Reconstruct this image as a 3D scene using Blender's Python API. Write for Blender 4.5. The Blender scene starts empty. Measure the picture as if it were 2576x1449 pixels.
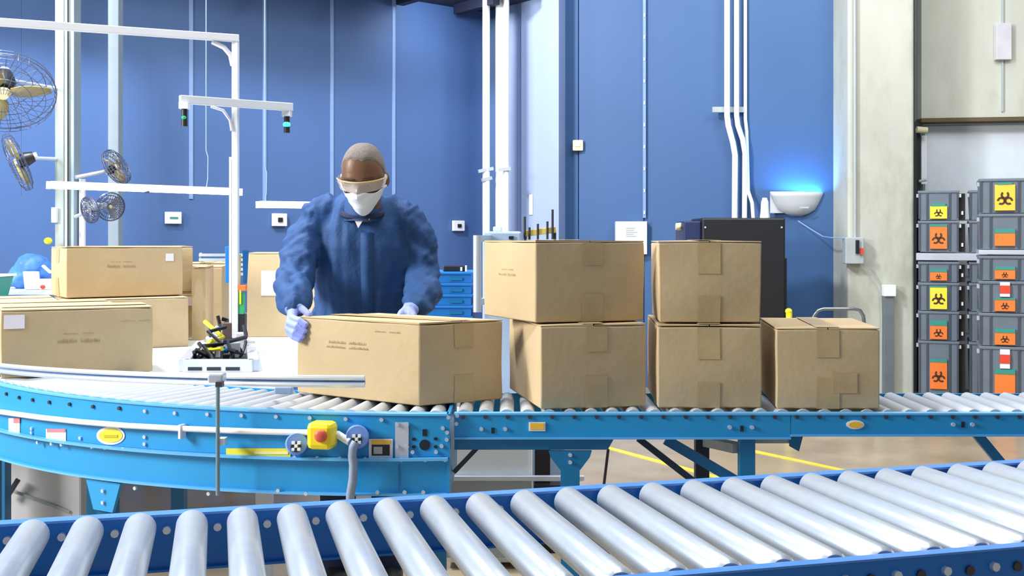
import bpy, bmesh, math, random
from mathutils import Vector, Matrix, noise

random.seed(7)
SC = bpy.context.scene
COL = SC.collection
PI = math.pi

# ------------------------------------------------------------------ camera
F, CX, HY, CH = 2800.0, 1288.0, 600.0, 1.4      # focal length (px), centre, horizon row, camera height
cam_d = bpy.data.cameras.new('camera')
cam = bpy.data.objects.new('camera', cam_d)
COL.objects.link(cam)
cam.location = (0, 0, CH)
cam.rotation_euler = (PI / 2, 0, 0)
cam_d.sensor_width = 36.0
cam_d.lens = F / 2576.0 * 36.0
cam_d.shift_y = -(724.5 - HY) / 2576.0
cam_d.clip_end = 100
SC.camera = cam

# ------------------------------------------------------------------ world, lights, exposure
SC.view_settings.view_transform = 'Standard'
SC.view_settings.look = 'None'
SC.view_settings.gamma = 1.0
SC.view_settings.use_curve_mapping = False
SC.view_settings.exposure = -0.02
try:
    SC.cycles.use_denoising = True
    SC.cycles.max_bounces = 8
    SC.cycles.sample_clamp_indirect = 6.0
except Exception:
    pass
wd = bpy.data.worlds.new('hall_light')
wd.use_nodes = True
wd.node_tree.nodes['Background'].inputs[0].default_value = (0.86, 0.93, 1.0, 1)
wd.node_tree.nodes['Background'].inputs[1].default_value = 0.36
SC.world = wd

def area(name, loc, target, size, power, color=(1, 1, 1), sy=None):
    d = bpy.data.lights.new(name, 'AREA')
    d.energy = power
    d.color = color
    d.size = size
    if sy:
        d.shape = 'RECTANGLE'
        d.size_y = sy
    o = bpy.data.objects.new(name, d)
    o.location = loc
    o.rotation_euler = (Vector(target) - Vector(loc)).to_track_quat('-Z', 'Y').to_euler()
    COL.objects.link(o)
    return o

area('hall_lamp', (-6.2, 2.0, 3.6), (-0.3, 4.0, 1.0), 2.0, 640, (1.0, 0.97, 0.92))
area('hall_lamp', (0.5, 4.0, 6.0), (0.5, 4.0, 0), 2.2, 200, (1.0, 0.98, 0.95))
area('hall_lamp', (-3.1, 5.2, 5.9), (-3.0, 8.6, 1.8), 0.7, 620, (0.92, 0.93, 1.0))
area('hall_lamp', (3.4, 5.6, 5.4), (3.9, 9.8, 1.8), 2.0, 150, (1.0, 0.99, 0.95))
area('hall_lamp', (1.4, 7.6, 6.2), (1.2, 10.4, 3.2), 1.2, 90, (0.95, 0.97, 1.0))
area('hall_lamp', (-0.62, 9.85, 3.57), (-0.42, 10.8, 3.0), 0.2, 10, (0.85, 0.9, 1.0))

# ------------------------------------------------------------------ pixel helpers (a pixel and a distance give a point)
def P(px, py, Y):
    return Vector(((px - CX) * Y / F, Y, CH - (py - HY) * Y / F))

def Xp(px, Y):
    return (px - CX) * Y / F

def Zp(py, Y):
    return CH - (py - HY) * Y / F

def lin(c):
    c = c / 255.0
    return c / 12.92 if c <= 0.04045 else ((c + 0.055) / 1.055) ** 2.4

# ------------------------------------------------------------------ materials
MATS = {}
def mat(name, rgb, rough=0.5, metal=0.0, var=0.08, scale=6.0, bump=0.0, bscale=60.0, spec=0.5, stretch=None,
        emit=None, estr=0.0, alpha=1.0, stain=None):
    if name in MATS:
        return MATS[name]
    m = bpy.data.materials.new(name)
    m.use_nodes = True
    nt = m.node_tree
    b = nt.nodes['Principled BSDF']
    col = (lin(rgb[0]), lin(rgb[1]), lin(rgb[2]), 1)
    b.inputs['Roughness'].default_value = rough
    b.inputs['Metallic'].default_value = metal
    b.inputs['Specular IOR Level'].default_value = spec
    tc = nt.nodes.new('ShaderNodeTexCoord')
    mp = nt.nodes.new('ShaderNodeMapping')
    if stretch:
        mp.inputs['Scale'].default_value = stretch
    nt.links.new(tc.outputs['Object'], mp.inputs['Vector'])
    if var > 0:
        n = nt.nodes.new('ShaderNodeTexNoise')
        n.inputs['Scale'].default_value = scale
        n.inputs['Detail'].default_value = 5
        nt.links.new(mp.outputs['Vector'], n.inputs['Vector'])
        r = nt.nodes.new('ShaderNodeValToRGB')
        r.color_ramp.elements[0].position = 0.3
        r.color_ramp.elements[1].position = 0.7
        r.color_ramp.elements[0].color = tuple(c * (1 - var) for c in col[:3]) + (1,)
        r.color_ramp.elements[1].color = tuple(min(1, c * (1 + var)) for c in col[:3]) + (1,)
        nt.links.new(n.outputs['Fac'], r.inputs['Fac'])
        out = r.outputs['Color']
        if stain:
            n2 = nt.nodes.new('ShaderNodeTexNoise')
            n2.inputs['Scale'].default_value = stain[1]
            n2.inputs['Detail'].default_value = 8
            n2.inputs['Roughness'].default_value = 0.7
            nt.links.new(mp.outputs['Vector'], n2.inputs['Vector'])
            r2 = nt.nodes.new('ShaderNodeValToRGB')
            r2.color_ramp.elements[0].position = stain[2]
            r2.color_ramp.elements[1].position = stain[2] + 0.22
            nt.links.new(n2.outputs['Fac'], r2.inputs['Fac'])
            mx = nt.nodes.new('ShaderNodeMix')
            mx.data_type = 'RGBA'
            nt.links.new(r2.outputs['Color'], mx.inputs['Factor'])
            nt.links.new(out, mx.inputs['A'])
            s = stain[0]
            mx.inputs['B'].default_value = (lin(s[0]), lin(s[1]), lin(s[2]), 1)
            out = mx.outputs['Result']
        nt.links.new(out, b.inputs['Base Color'])
    else:
        b.inputs['Base Color'].default_value = col
    if bump > 0:
        n3 = nt.nodes.new('ShaderNodeTexNoise')
        n3.inputs['Scale'].default_value = bscale
        n3.inputs['Detail'].default_value = 4
        nt.links.new(mp.outputs['Vector'], n3.inputs['Vector'])
        bp = nt.nodes.new('ShaderNodeBump')
        bp.inputs['Strength'].default_value = bump
        bp.inputs['Distance'].default_value = 0.01
        nt.links.new(n3.outputs['Fac'], bp.inputs['Height'])
        nt.links.new(bp.outputs['Normal'], b.inputs['Normal'])
    if emit:
        b.inputs['Emission Color'].default_value = (lin(emit[0]), lin(emit[1]), lin(emit[2]), 1)
        b.inputs['Emission Strength'].default_value = estr
    if alpha < 1:
        b.inputs['Alpha'].default_value = alpha
    MATS[name] = m
    return m

M_WALL = mat('wall_blue', (70, 102, 154), 0.55, var=0.05, scale=1.2, bump=0.05, bscale=30)
M_WALLB = mat('wall_blue_deep', (50, 90, 140), 0.55, var=0.05, scale=1.0, bump=0.05, bscale=30)
M_PIL = mat('pilaster_pale_blue', (146, 166, 206), 0.5, var=0.04, scale=2)
M_SEAM = mat('seam_strip', (128, 158, 204), 0.45, var=0.05)
M_DARK = mat('dark_soffit', (22, 28, 52), 0.7, var=0.15)
M_CONC = mat('concrete', (186, 190, 180), 0.85, var=0.1, scale=2.2, bump=0.2, bscale=14, stain=((160, 164, 148), 1.6, 0.52), stretch=(1, 1, 0.45))
M_DOOR = mat('dock_door_white', (210, 220, 230), 0.4, var=0.03)
M_FLOOR = mat('floor_concrete', (172, 156, 130), 0.28, var=0.14, scale=1.3, bump=0.03, bscale=10, stain=((146, 126, 98), 0.9, 0.47))
M_YLINE = mat('floor_line_yellow', (226, 206, 70), 0.5, var=0.08, scale=20)
M_BOX = mat('cardboard', (192, 170, 132), 0.82, var=0.06, scale=3.5, bump=0.1, bscale=45, stain=((183, 159, 117), 2.2, 0.54))
M_BOXL = mat('cardboard_light', (222, 198, 150), 0.8, var=0.05, scale=3, bump=0.1, bscale=45)
M_FLUTE = mat('cardboard_edge', (176, 146, 92), 0.9, var=0.1, scale=30)
M_TAPE = mat('packing_tape', (184, 161, 118), 0.45, var=0.08, scale=9, bump=0.15, bscale=20)
M_PAPER = mat('paper_white', (232, 230, 240), 0.6, var=0.03)
M_INK = mat('carton_ink', (160, 138, 102), 0.8, var=0.1, scale=40)
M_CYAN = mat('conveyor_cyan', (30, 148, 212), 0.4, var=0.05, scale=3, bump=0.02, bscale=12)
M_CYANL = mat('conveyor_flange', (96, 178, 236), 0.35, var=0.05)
M_TEAL = mat('conveyor_leg_blue', (16, 112, 164), 0.42, var=0.08, scale=5)
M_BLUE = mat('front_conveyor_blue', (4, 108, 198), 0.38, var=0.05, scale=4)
M_BLUE_LIT = mat('front_flange_lit_blue', (76, 142, 228), 0.35, var=0.05)  # frame blue lightened in colour, so the top flanges look lit
M_ROLL = mat('roller_steel', (196, 207, 219), 0.3, metal=0.4, var=0.04, scale=3, stretch=(8, 8, 1))
M_ROLL2 = mat('roller_grey', (192, 198, 204), 0.4, metal=0.15, var=0.05, scale=4)
M_BOLT = mat('bolt_zinc', (206, 220, 238), 0.3, metal=0.5, var=0.05)
M_BOLTD = mat('bolt_dark', (70, 66, 74), 0.45, metal=0.4, var=0.1)
M_HOLE = mat('dark_hole', (10, 26, 48), 0.8, var=0.1)
M_ALU = mat('aluminium', (206, 216, 228), 0.32, metal=0.45, var=0.04, scale=5)
M_ALUW = mat('white_aluminium', (222, 228, 236), 0.4, metal=0.1, var=0.03)
M_TABLE = mat('worktop_white', (228, 236, 240), 0.35, var=0.03, scale=2)
M_WHITE = mat('white_paint', (230, 236, 242), 0.4, var=0.03)
M_GREY = mat('grey_paint', (168, 178, 182), 0.5, var=0.05)
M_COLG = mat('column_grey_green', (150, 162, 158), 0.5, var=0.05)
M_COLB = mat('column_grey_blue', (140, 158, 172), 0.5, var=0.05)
M_BLACK = mat('black_plastic', (26, 28, 34), 0.45, var=0.1)
M_CAB = mat('cabinet_black', (18, 20, 26), 0.5, var=0.12, scale=2)
M_CABN = mat('cabinet_navy', (26, 38, 78), 0.5, var=0.08)
M_TOTE = mat('tote_grey', (104, 116, 130), 0.5, var=0.06, scale=8)
M_TOTED = mat('tote_dark', (66, 76, 88), 0.5, var=0.06, scale=8)
M_ORANGE = mat('sticker_orange', (236, 122, 48), 0.6, var=0.05)
M_YELST = mat('sticker_yellow', (236, 220, 60), 0.6, var=0.05)
M_AMBER = mat('sticker_amber', (238, 192, 66), 0.6, var=0.05)
M_TEALST = mat('sticker_teal', (52, 140, 130), 0.6, var=0.05)
M_MARK = mat('sticker_mark', (70, 44, 26), 0.7, var=0.1)
M_RED = mat('red_plastic', (214, 70, 50), 0.45, var=0.06)
M_ESTOP = mat('estop_yellow', (240, 222, 40), 0.4, var=0.03)
M_PINK = mat('button_red', (222, 96, 80), 0.4, var=0.04)
M_LAV = mat('lavender_plastic', (118, 158, 232), 0.45, var=0.05)
M_HOSE = mat('grey_hose', (142, 162, 190), 0.5, var=0.05)
M_LABELW = mat('label_white', (232, 226, 236), 0.5, var=0.03)
M_WOOD = mat('fan_blade_tan', (150, 138, 92), 0.5, var=0.12, scale=8)
M_WIRE = mat('cage_wire', (84, 92, 116), 0.4, metal=0.4, var=0.08)
M_JKT = mat('jacket_blue', (30, 74, 130), 0.75, var=0.1, scale=9, bump=0.25, bscale=70)
M_TROU = mat('trousers_navy', (30, 44, 78), 0.8, var=0.1, scale=12)
M_SKIN = mat('skin_brown', (112, 80, 56), 0.45, var=0.12, scale=18, bump=0.06, bscale=80)
M_HAIR = mat('hair_grey', (124, 116, 110), 0.85, var=0.18, scale=120, bump=0.4, bscale=300)
M_MASK = mat('mask_white_blue', (222, 236, 248), 0.8, var=0.04, scale=12)
M_GLOVE = mat('glove_lavender', (146, 162, 236), 0.5, var=0.06, scale=25, bump=0.15, bscale=60)
M_COLLAR = mat('collar_dark', (16, 34, 74), 0.8, var=0.1)
M_SHOE = mat('shoe_black', (24, 24, 28), 0.5, var=0.1)
M_CRATE = mat('crate_blue', (28, 118, 196), 0.45, var=0.06)
M_BAG = mat('bag_blue', (74, 134, 226), 0.5, var=0.12, scale=14)
M_GREEN = mat('green_bin', (10, 128, 118), 0.45, var=0.06)
M_GREENP = mat('green_board', (50, 160, 100), 0.5, var=0.1, scale=30)
M_YEL = mat('yellow_paint', (234, 224, 40), 0.45, var=0.05)
M_CHROME = mat('chrome_tube', (150, 158, 170), 0.2, metal=0.9, var=0.05)
M_LAMP = mat('lamp_body_grey', (196, 202, 208), 0.4, var=0.03)
M_LED = mat('led_tube', (245, 240, 255), 0.3, var=0, emit=(248, 242, 255), estr=9.0)
M_GLED = mat('green_light', (40, 230, 150), 0.3, var=0, emit=(60, 255, 160), estr=2.2)
M_GLEDD = mat('green_light_dim', (30, 140, 100), 0.3, var=0, emit=(40, 200, 130), estr=0.5)
M_UV = mat('blue_tube', (150, 200, 255), 0.3, var=0, emit=(90, 170, 255), estr=6.0)
M_LID = mat('clear_lid', (196, 204, 220), 0.25, var=0.06, alpha=0.8)
M_BROWN = mat('weather_strip_brown', (92, 78, 52), 0.8, var=0.1)
M_RODY = mat('rod_holder_yellow', (214, 186, 90), 0.5, var=0.08)
M_PALEM = mat('machine_pale_blue', (162, 186, 216), 0.4, var=0.06)
M_BRACE = mat('brace_black_blue', (18, 40, 60), 0.45, var=0.1)
M_BEIGE = mat('sensor_beige', (222, 216, 178), 0.5, var=0.04)

def glass_mat():
    m = bpy.data.materials.new('safety_lens')
    m.use_nodes = True
    nt = m.node_tree
    b = nt.nodes['Principled BSDF']
    b.inputs['Base Color'].default_value = (0.9, 0.88, 0.85, 1)
    b.inputs['Roughness'].default_value = 0.08
    b.inputs['Alpha'].default_value = 0.22
    return m
M_LENS = glass_mat()

# ------------------------------------------------------------------ mesh builder
ORG = {}
class MB:
    def __init__(s):
        s.v = []
        s.f = []
    def add(s, vs, fs):
        n = len(s.v)
        s.v += [Vector(p) for p in vs]
        s.f += [tuple(i + n for i in f) for f in fs]
        return s
    def hexa(s, p):                     # 8 points: bottom ring 0-3, top ring 4-7
        return s.add(p, [(3, 2, 1, 0), (4, 5, 6, 7), (0, 1, 5, 4), (1, 2, 6, 5), (2, 3, 7, 6), (3, 0, 4, 7)])
    def box(s, x0, x1, y0, y1, z0, z1):
        return s.hexa([(x0, y0, z0), (x1, y0, z0), (x1, y1, z0), (x0, y1, z0), (x0, y0, z1), (x1, y0, z1), (x1, y1, z1), (x0, y1, z1)])
    def rbox(s, c, sx, sy, sz, rz=0.0, M=None):
        R = M if M is not None else Matrix.Rotation(rz, 3, 'Z')
        c = Vector(c)
        pts = [c + R @ Vector((a * sx / 2, b * sy / 2, d * sz / 2)) for d in (-1, 1) for a, b in ((-1, -1), (1, -1), (1, 1), (-1, 1))]
        return s.hexa(pts)
    def bar(s, p0, p1, w, h=None, up=(0, 0, 1)):
        p0, p1 = Vector(p0), Vector(p1)
        h = h or w
        d = (p1 - p0).normalized()
        u = Vector(up)
        if abs(d.dot(u)) > 0.98:
            u = Vector((0, 1, 0))
        a = d.cross(u).normalized()
        b = a.cross(d).normalized()
        q = []
        for p in (p0, p1):
            for i, j in ((-1, -1), (1, -1), (1, 1), (-1, 1)):
                q.append(p + a * i * w / 2 + b * j * h / 2)
        return s.hexa(q)
    def prism(s, poly, z0, z1):
        n = len(poly)
        vs = [(p[0], p[1], z0) for p in poly] + [(p[0], p[1], z1) for p in poly]
        fs = [tuple(range(n - 1, -1, -1)), tuple(range(n, 2 * n))]
        for i in range(n):
            j = (i + 1) % n
            fs.append((i, j, j + n, i + n))
        return s.add(vs, fs)
    def slab(s, poly, y0, y1):          # polygon in x-z, thickness along y
        n = len(poly)
        vs = [(p[0], y0, p[1]) for p in poly] + [(p[0], y1, p[1]) for p in poly]
        fs = [tuple(range(n)), tuple(range(2 * n - 1, n - 1, -1))]
        for i in range(n):
            j = (i + 1) % n
            fs.append((j, i, i + n, j + n))
        return s.add(vs, fs)
    def tube(s, pts, r, seg=8, cap=True):
        pts = [Vector(p) for p in pts]
        n = len(pts)
        rs = r if isinstance(r, (list, tuple)) else [r] * n
        base = len(s.v)
        prev = None
        for i, p in enumerate(pts):
            d = (pts[min(i + 1, n - 1)] - pts[max(i - 1, 0)])
            d = d.normalized() if d.length > 1e-9 else Vector((0, 0, 1))
            if prev is None:
                u = Vector((0, 0, 1)) if abs(d.z) < 0.9 else Vector((1, 0, 0))
                a = d.cross(u).normalized()
            else:
                a = (prev - d * prev.dot(d)).normalized()
            b = d.cross(a)
            prev = a
            rr = rs[i]
            ra, rb = rr if isinstance(rr, (list, tuple)) else (rr, rr)
            for k in range(seg):
                t = 2 * PI * k / seg
                s.v.append(p + a * math.cos(t) * ra + b * math.sin(t) * rb)
        for i in range(n - 1):
            for k in range(seg):
                k2 = (k + 1) % seg
                s.f.append((base + i * seg + k, base + i * seg + k2, base + (i + 1) * seg + k2, base + (i + 1) * seg + k))
        if cap:
            s.f.append(tuple(base + k for k in range(seg - 1, -1, -1)))
            s.f.append(tuple(base + (n - 1) * seg + k for k in range(seg)))
        return s
    def loft(s, secs, seg=20):          # sections: (centre, rx, ry) horizontal ellipses
        base = len(s.v)
        n = len(secs)
        for c, rx, ry in secs:
            for k in range(seg):
                t = 2 * PI * k / seg
                s.v.append(Vector((c[0] + rx * math.cos(t), c[1] + ry * math.sin(t), c[2])))
        for i in range(n - 1):
            for k in range(seg):
                k2 = (k + 1) % seg
                s.f.append((base + i * seg + k, base + i * seg + k2, base + (i + 1) * seg + k2, base + (i + 1) * seg + k))
        s.f.append(tuple(base + k for k in range(seg - 1, -1, -1)))
        s.f.append(tuple(base + (n - 1) * seg + k for k in range(seg)))
        return s
    def ball(s, c, r, seg=14, M=None):
        r = r if isinstance(r, (tuple, list)) else (r, r, r)
        c = Vector(c)
        rings = seg // 2 + 1
        base = len(s.v)
        R = M or Matrix.Identity(3)
        for i in range(1, rings):
            th = PI * i / rings
            for k in range(seg):
                t = 2 * PI * k / seg
                s.v.append(c + R @ Vector((r[0] * math.sin(th) * math.cos(t), r[1] * math.sin(th) * math.sin(t), r[2] * math.cos(th))))
        top = len(s.v)
        s.v.append(c + R @ Vector((0, 0, r[2])))
        s.v.append(c - R @ Vector((0, 0, r[2])))
        for i in range(rings - 2):
            for k in range(seg):
                k2 = (k + 1) % seg
                s.f.append((base + i * seg + k, base + (i + 1) * seg + k, base + (i + 1) * seg + k2, base + i * seg + k2))
        for k in range(seg):
            k2 = (k + 1) % seg
            s.f.append((top, base + k, base + k2))
            s.f.append((top + 1, base + (rings - 2) * seg + k2, base + (rings - 2) * seg + k))
        return s
    def mesh(s, name, org=(0, 0, 0), smooth=False):
        me = bpy.data.meshes.new(name)
        o = Vector(org)
        me.from_pydata([tuple(p - o) for p in s.v], [], s.f)
        me.validate()
        bm = bmesh.new()
        bm.from_mesh(me)
        bmesh.ops.recalc_face_normals(bm, faces=bm.faces)
        bm.to_mesh(me)
        bm.free()
        if smooth:
            me.shade_smooth()
            me.set_sharp_from_angle(angle=math.radians(42))
        me.update()
        return me
    def build(s, name, m, parent=None, smooth=False, bevel=0.0):
        org = ORG.get(parent.name, Vector((0, 0, 0))) if parent else Vector((0, 0, 0))
        me = s.mesh(name, org, smooth)
        me.materials.append(m)
        o = bpy.data.objects.new(name, me)
        COL.objects.link(o)
        if parent:
            o.parent = parent
            ORG[o.name] = org
        if bevel > 0:
            md = o.modifiers.new('bevel', 'BEVEL')
            md.width = bevel
            md.segments = 2
            md.limit_method = 'ANGLE'
        return o

def tag(o, label=None, cat=None, group=None, kind=None):
    if label: o['label'] = label
    if cat: o['category'] = cat
    if group: o['group'] = group
    if kind: o['kind'] = kind
    return o

def thing(name, label, cat, loc=(0, 0, 0), group=None):
    o = bpy.data.objects.new(name, None)
    o.empty_display_size = 0.1
    o.location = loc
    COL.objects.link(o)
    ORG[o.name] = Vector(loc)
    return tag(o, label, cat, group)

def inst(name, me, parent, loc, rot=(0, 0, 0)):      # a part that shares its mesh with alike parts
    o = bpy.data.objects.new(name, me)
    COL.objects.link(o)
    o.parent = parent
    o.location = Vector(loc) - ORG.get(parent.name, Vector((0, 0, 0)))
    o.rotation_euler = rot
    return o

def cyl_mesh(name, r, h, m, seg=12, axis='Z'):
    b = MB()
    d = {'X': Vector((1, 0, 0)), 'Y': Vector((0, 1, 0)), 'Z': Vector((0, 0, 1))}[axis] * h / 2
    b.tube([-d, d], r, seg)
    me = b.mesh(name, smooth=True)
    me.materials.append(m)
    return me

def struct(name, mb, m, parent=None, bevel=0.0):
    o = mb.build(name, m, parent, bevel=bevel)
    if not parent:
        o['kind'] = 'structure'
    return o

BOLT = cyl_mesh('bolt', 0.0065, 0.008, M_BOLT, 8, 'Y')
BOLTD = cyl_mesh('bolt_dark', 0.0065, 0.008, M_BOLTD, 8, 'Y')

# ================================================================== the hall
fl = MB().box(-9, 10, -2, 14, -0.1, 0)
floor = struct('floor', fl, M_FLOOR)
for (x0, y0, x1, y1) in ((0.666, 7.4, 1.093, 6.70), (1.588, 7.327, 2.03, 6.667)):
    d = Vector((x1 - x0, y1 - y0, 0)).normalized()
    a = Vector((x0, y0, 0)) - d * 2.0
    c = Vector((x1, y1, 0)) + d * 2.4
    n = Vector((-d.y, d.x, 0)) * 0.028
    MB().prism([a - n, c - n, c + n, a + n], 0.0, 0.003).build('floor_line', M_YLINE, floor)

# ---- left wall (runs obliquely to the far corner) with its panels
SX, SY, DX, DY = -2.597, 9.0, 0.502, 0.416
wdir = Vector((DX, DY, 0)).normalized()
wnor = Vector((wdir.y, -wdir.x, 0))            # towards the room
def WL(k, off=0.0):
    p = Vector((SX + k * DX, SY + k * DY, 0)) + wnor * off
    return p
ZS = 3.62
def wall_prism(k0, k1, o0, o1, z0, z1):
    a, b, c, d = WL(k0, o0), WL(k1, o0), WL(k1, o1), WL(k0, o1)
    return MB().prism([a, b, c, d], z0, z1)
wall_left = struct('wall_left', wall_prism(-7, 4.62, -0.12, -0.02, 0, 7.0), M_WALL)
edges = [-7, -5, -4, -3, -2, -1, 0, 1, 2, 3, 4.62]
for a, b in zip(edges[:-1], edges[1:]):
    wall_prism(a + (0.012 if a in (0, 1, 2, 3) else 0.001), b - (0.012 if b in (0, 1, 2, 3) else 0.001), -0.02, 0.0, 1.715, ZS).build('wall_panel', M_WALL, wall_left)
wall_prism(-7, 4.62, -0.02, 0.0, 0.0, 1.715).build('lower_wall_panel', M_WALL, wall_left)
for k in (0, 1, 2, 3):
    wall_prism(k - 0.024, k + 0.024, -0.02, 0.008, 1.72, ZS).build('seam_strip', M_SEAM, wall_left)
soffit = struct('trim_1', wall_prism(-7, 4.62, 0.0, 0.75, ZS, ZS + 0.35), M_DARK)
for k in range(-4, 5):
    wall_prism(k - 0.06, k + 0.06, 0.1, 0.7, ZS - 0.09, ZS).build('soffit_bracket', M_DARK, soffit)

# ---- back wall, from the far corner to the concrete pillar
def YW(px):
    return (10.91 - 0.275 * 0.29) / (1 + 0.275 * (px - CX) / F)
def WB(px, off=0.0):
    Y = YW(px)
    n = Vector((-0.265, -0.964, 0))
    return Vector((Xp(px, Y), Y, 0)) + n * off
def wb_prism(p0, p1, o0, o1, z0, z1):
    a, b = WB(p0), WB(p1)
    n = Vector((-0.265, -0.964, 0))
    return MB().prism([a + n * o1, b + n * o1, b + n * o0, a + n * o0], z0, z1)
wall_back = struct('wall_back', wb_prism(1195, 2160, -0.15, -0.02, 0, 7.0), M_WALLB)
for a, b in ((1200, 1455), (1455, 1620), (1620, 1880), (1880, 2150)):
    wb_prism(a + 1, b - 1, -0.02, 0.0, 0, 7.0).build('wall_panel', M_WALLB, wall_back, bevel=0.003)

pil = struct('trim_2', wb_prism(1330, 1422, 0.0, 0.28, 0, 7.0), M_PIL)
wb_prism(1286, 1320, 0.0, 0.2, 0, 7.0).build('pilaster_flange', M_PIL, pil)
wb_prism(1319, 1331, 0.0, 0.23, 0, 7.0).build('pilaster_web', M_PIL, pil)
pa = WB(1354, 0.285)
MB().rbox((pa.x, pa.y, Zp(515, pa.y)), 0.035, 0.006, 0.19, -0.27).build('white_marker', M_WHITE, pil)

# ---- concrete pillar, lintel wall, dock door
YPIL = 9.6
pillar = struct('wall_pillar', MB().box(Xp(2133, YPIL), Xp(2300, YPIL), YPIL, YPIL + 0.5, 0, 7), M_CONC, bevel=0.02)
YD = 10.15
zl = Zp(298, YD)
def slant(px0, px1, y0, dyl, z0, z1, th):          # right-hand wall comes a little forward to the right
    xa, xb = Xp(px0, y0), Xp(px1, y0)
    yb = y0 - (xb - xa) * dyl
    return MB().prism([(xa, y0), (xb, yb), (xb, yb + th), (xa, y0 + th)], z0, z1)
wall_right = struct('wall_right', slant(2318, 2850, YD, 0.16, zl, 7, 0.25), M_CONC)
slant(2521, 2524, YD - 0.13, 0.16, zl + 0.05, 7, 0.02).build('joint_line', M_GREY, wall_right)
struct('wall_right_jamb', slant(2301, 2319, YD + 0.12, 0, 0, 7, 0.2), mat('jamb_grey', (120, 126, 124), 0.8))
slant(2318, 2850, YD - 0.02, 0.16, zl - 0.035, zl, 0.28).build('weather_strip', M_BROWN, wall_right)
door = struct('door_1', slant(2322, 2850, YD + 0.16, 0.16, 0, zl - 0.03, 0.03), M_DOOR)
zz = [0.0, 0.52, 1.04, 1.56, zl - 0.05]
for a, b in zip(zz[:-1], zz[1:]):
    slant(2326, 2850, YD + 0.14, 0.16, a + 0.012, b - 0.004, 0.03).build('door_panel', M_DOOR, door, bevel=0.006)
slant(2306, 2316, YD + 0.02, 0, 0, zl - 0.02, 0.06).build('door_track', M_BLACK, door)
slant(2318, 2332, YD + 0.05, 0, Zp(462, YD), Zp(340, YD), 0.03).build('edge_strip', M_WHITE, door)
MB().tube([P(2306, 326, YD - 0.05), P(2332, 328, YD - 0.05)], 0.03, 10).build('roller_bracket', M_BEIGE, door, smooth=True)
MB().tube([P(2312, 456, YD - 0.02), P(2330, 453, YD - 0.02)], 0.012, 8).build('latch', M_GREY, door, smooth=True)

# ---- small plate on the concrete over the door
yq = YD - 0.16
tag(MB().box(Xp(2506, yq), Xp(2544, yq), yq - 0.01, yq + 0.05, Zp(150, yq), Zp(58, yq)).build('wall_plate', mat('plate_lilac', (202, 202, 212), 0.6), bevel=0.004),
    'pale lilac plate fixed to the concrete above the white dock door', 'plate')

# ================================================================== pipes, conduits, wall items
def pipe(name, label, pts, r, m, cat='pipe', group=None, seg=12):
    return tag(MB().tube(pts, r, seg).build(name, m, smooth=True), label, cat, group)

t = thing('white_pipe', 'slim white vertical pipe in the far corner of the blue walls', 'pipe', (Xp(1223, 10.2), 10.2, 0))
MB().tube([(Xp(1223, 10.2), 10.2, 0.3), (Xp(1223, 10.2), 10.2, 5)], 0.034, 14).build('tube', M_WHITE, t, smooth=True)
MB().bar((Xp(1203, 10.1), 10.16, Zp(430, 10.1)), (Xp(1240, 10.1), 10.2, Zp(422, 10.1)), 0.03).build('clamp', M_ALU, t)
MB().bar((Xp(1212, 10.1), 10.16, Zp(452, 10.1)), (Xp(1236, 10.1), 10.2, Zp(446, 10.1)), 0.03).build('clamp', M_ALU, t)
t = thing('white_duct', 'broad white vertical duct between the slim pipe and the pale pilaster', 'duct', (Xp(1264, 10.25), 10.25, 0))
MB().box(Xp(1246, 10.25), Xp(1281, 10.25), 10.25, 10.4, 0.3, 5).build('casing', M_WHITE, t, bevel=0.02)
MB().tube([(Xp(1273, 10.22), 10.22, 0.3), (Xp(1273, 10.22), 10.22, 5)], 0.028, 12).build('tube', M_WHITE, t, smooth=True)
MB().bar((Xp(1256, 10.2), 10.18, Zp(428, 10.2)), (Xp(1284, 10.2), 10.2, Zp(424, 10.2)), 0.03).build('clamp', M_ALU, t)

yc = YW(1850) - 0.1
c1 = thing('white_conduit', 'white conduit nearest the small light switch wire, bending above the black cabinet', 'conduit', (Xp(1830, yc), yc, 0), 'white conduits on the back wall')
c1['label'] = 'leftmost of three white conduits bending above the black cabinet'
MB().tube([P(1829, -300, yc), P(1829, 290, yc), P(1832, 315, yc), P(1844, 360, yc), P(1849, 390, yc), P(1848, 560, yc)], 0.0265, 12).build('tube', M_WHITE, c1, smooth=True)
c2 = thing('white_conduit', 'middle of three white conduits bending above the black cabinet', 'conduit', (Xp(1852, yc), yc, 0), 'white conduits on the back wall')
MB().tube([P(1853, -300, yc), P(1853, 290, yc), P(1856, 315, yc), P(1868, 350, yc), P(1874, 385, yc), P(1873, 560, yc)], 0.024, 12).build('tube', M_WHITE, c2, smooth=True)
c3 = thing('white_conduit', 'rightmost and thinnest white conduit, curling outwards at its foot', 'conduit', (Xp(1875, yc), yc, 0), 'white conduits on the back wall')
MB().tube([P(1875, -300, yc + .05), P(1875, 300, yc + .05), P(1878, 330, yc + .05), P(1880, 400, yc + .05), P(1882, 480, yc), P(1892, 510, yc - .05), P(1895, 550, yc - .05)], 0.017, 12).build('tube', M_WHITE, c3, smooth=True)
tag(MB().bar(P(1792, 276, yc + 0.05), P(1872, 276, yc + 0.05), 0.035, 0.05).build('strut_channel', M_GREY),
    'short grey strut carrying the three white conduits on the blue wall', 'bracket')
ys = YW(1620) - 0.02
s = thing('wall_strip', 'thin pale vertical strip on the blue wall running down to the white panel box', 'strip', (Xp(1621, ys), ys, 0))
MB().box(Xp(1617, ys), Xp(1624, ys), ys - 0.02, ys + 0.02, Zp(548, ys), 5).build('strip', M_SEAM, s)
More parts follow.
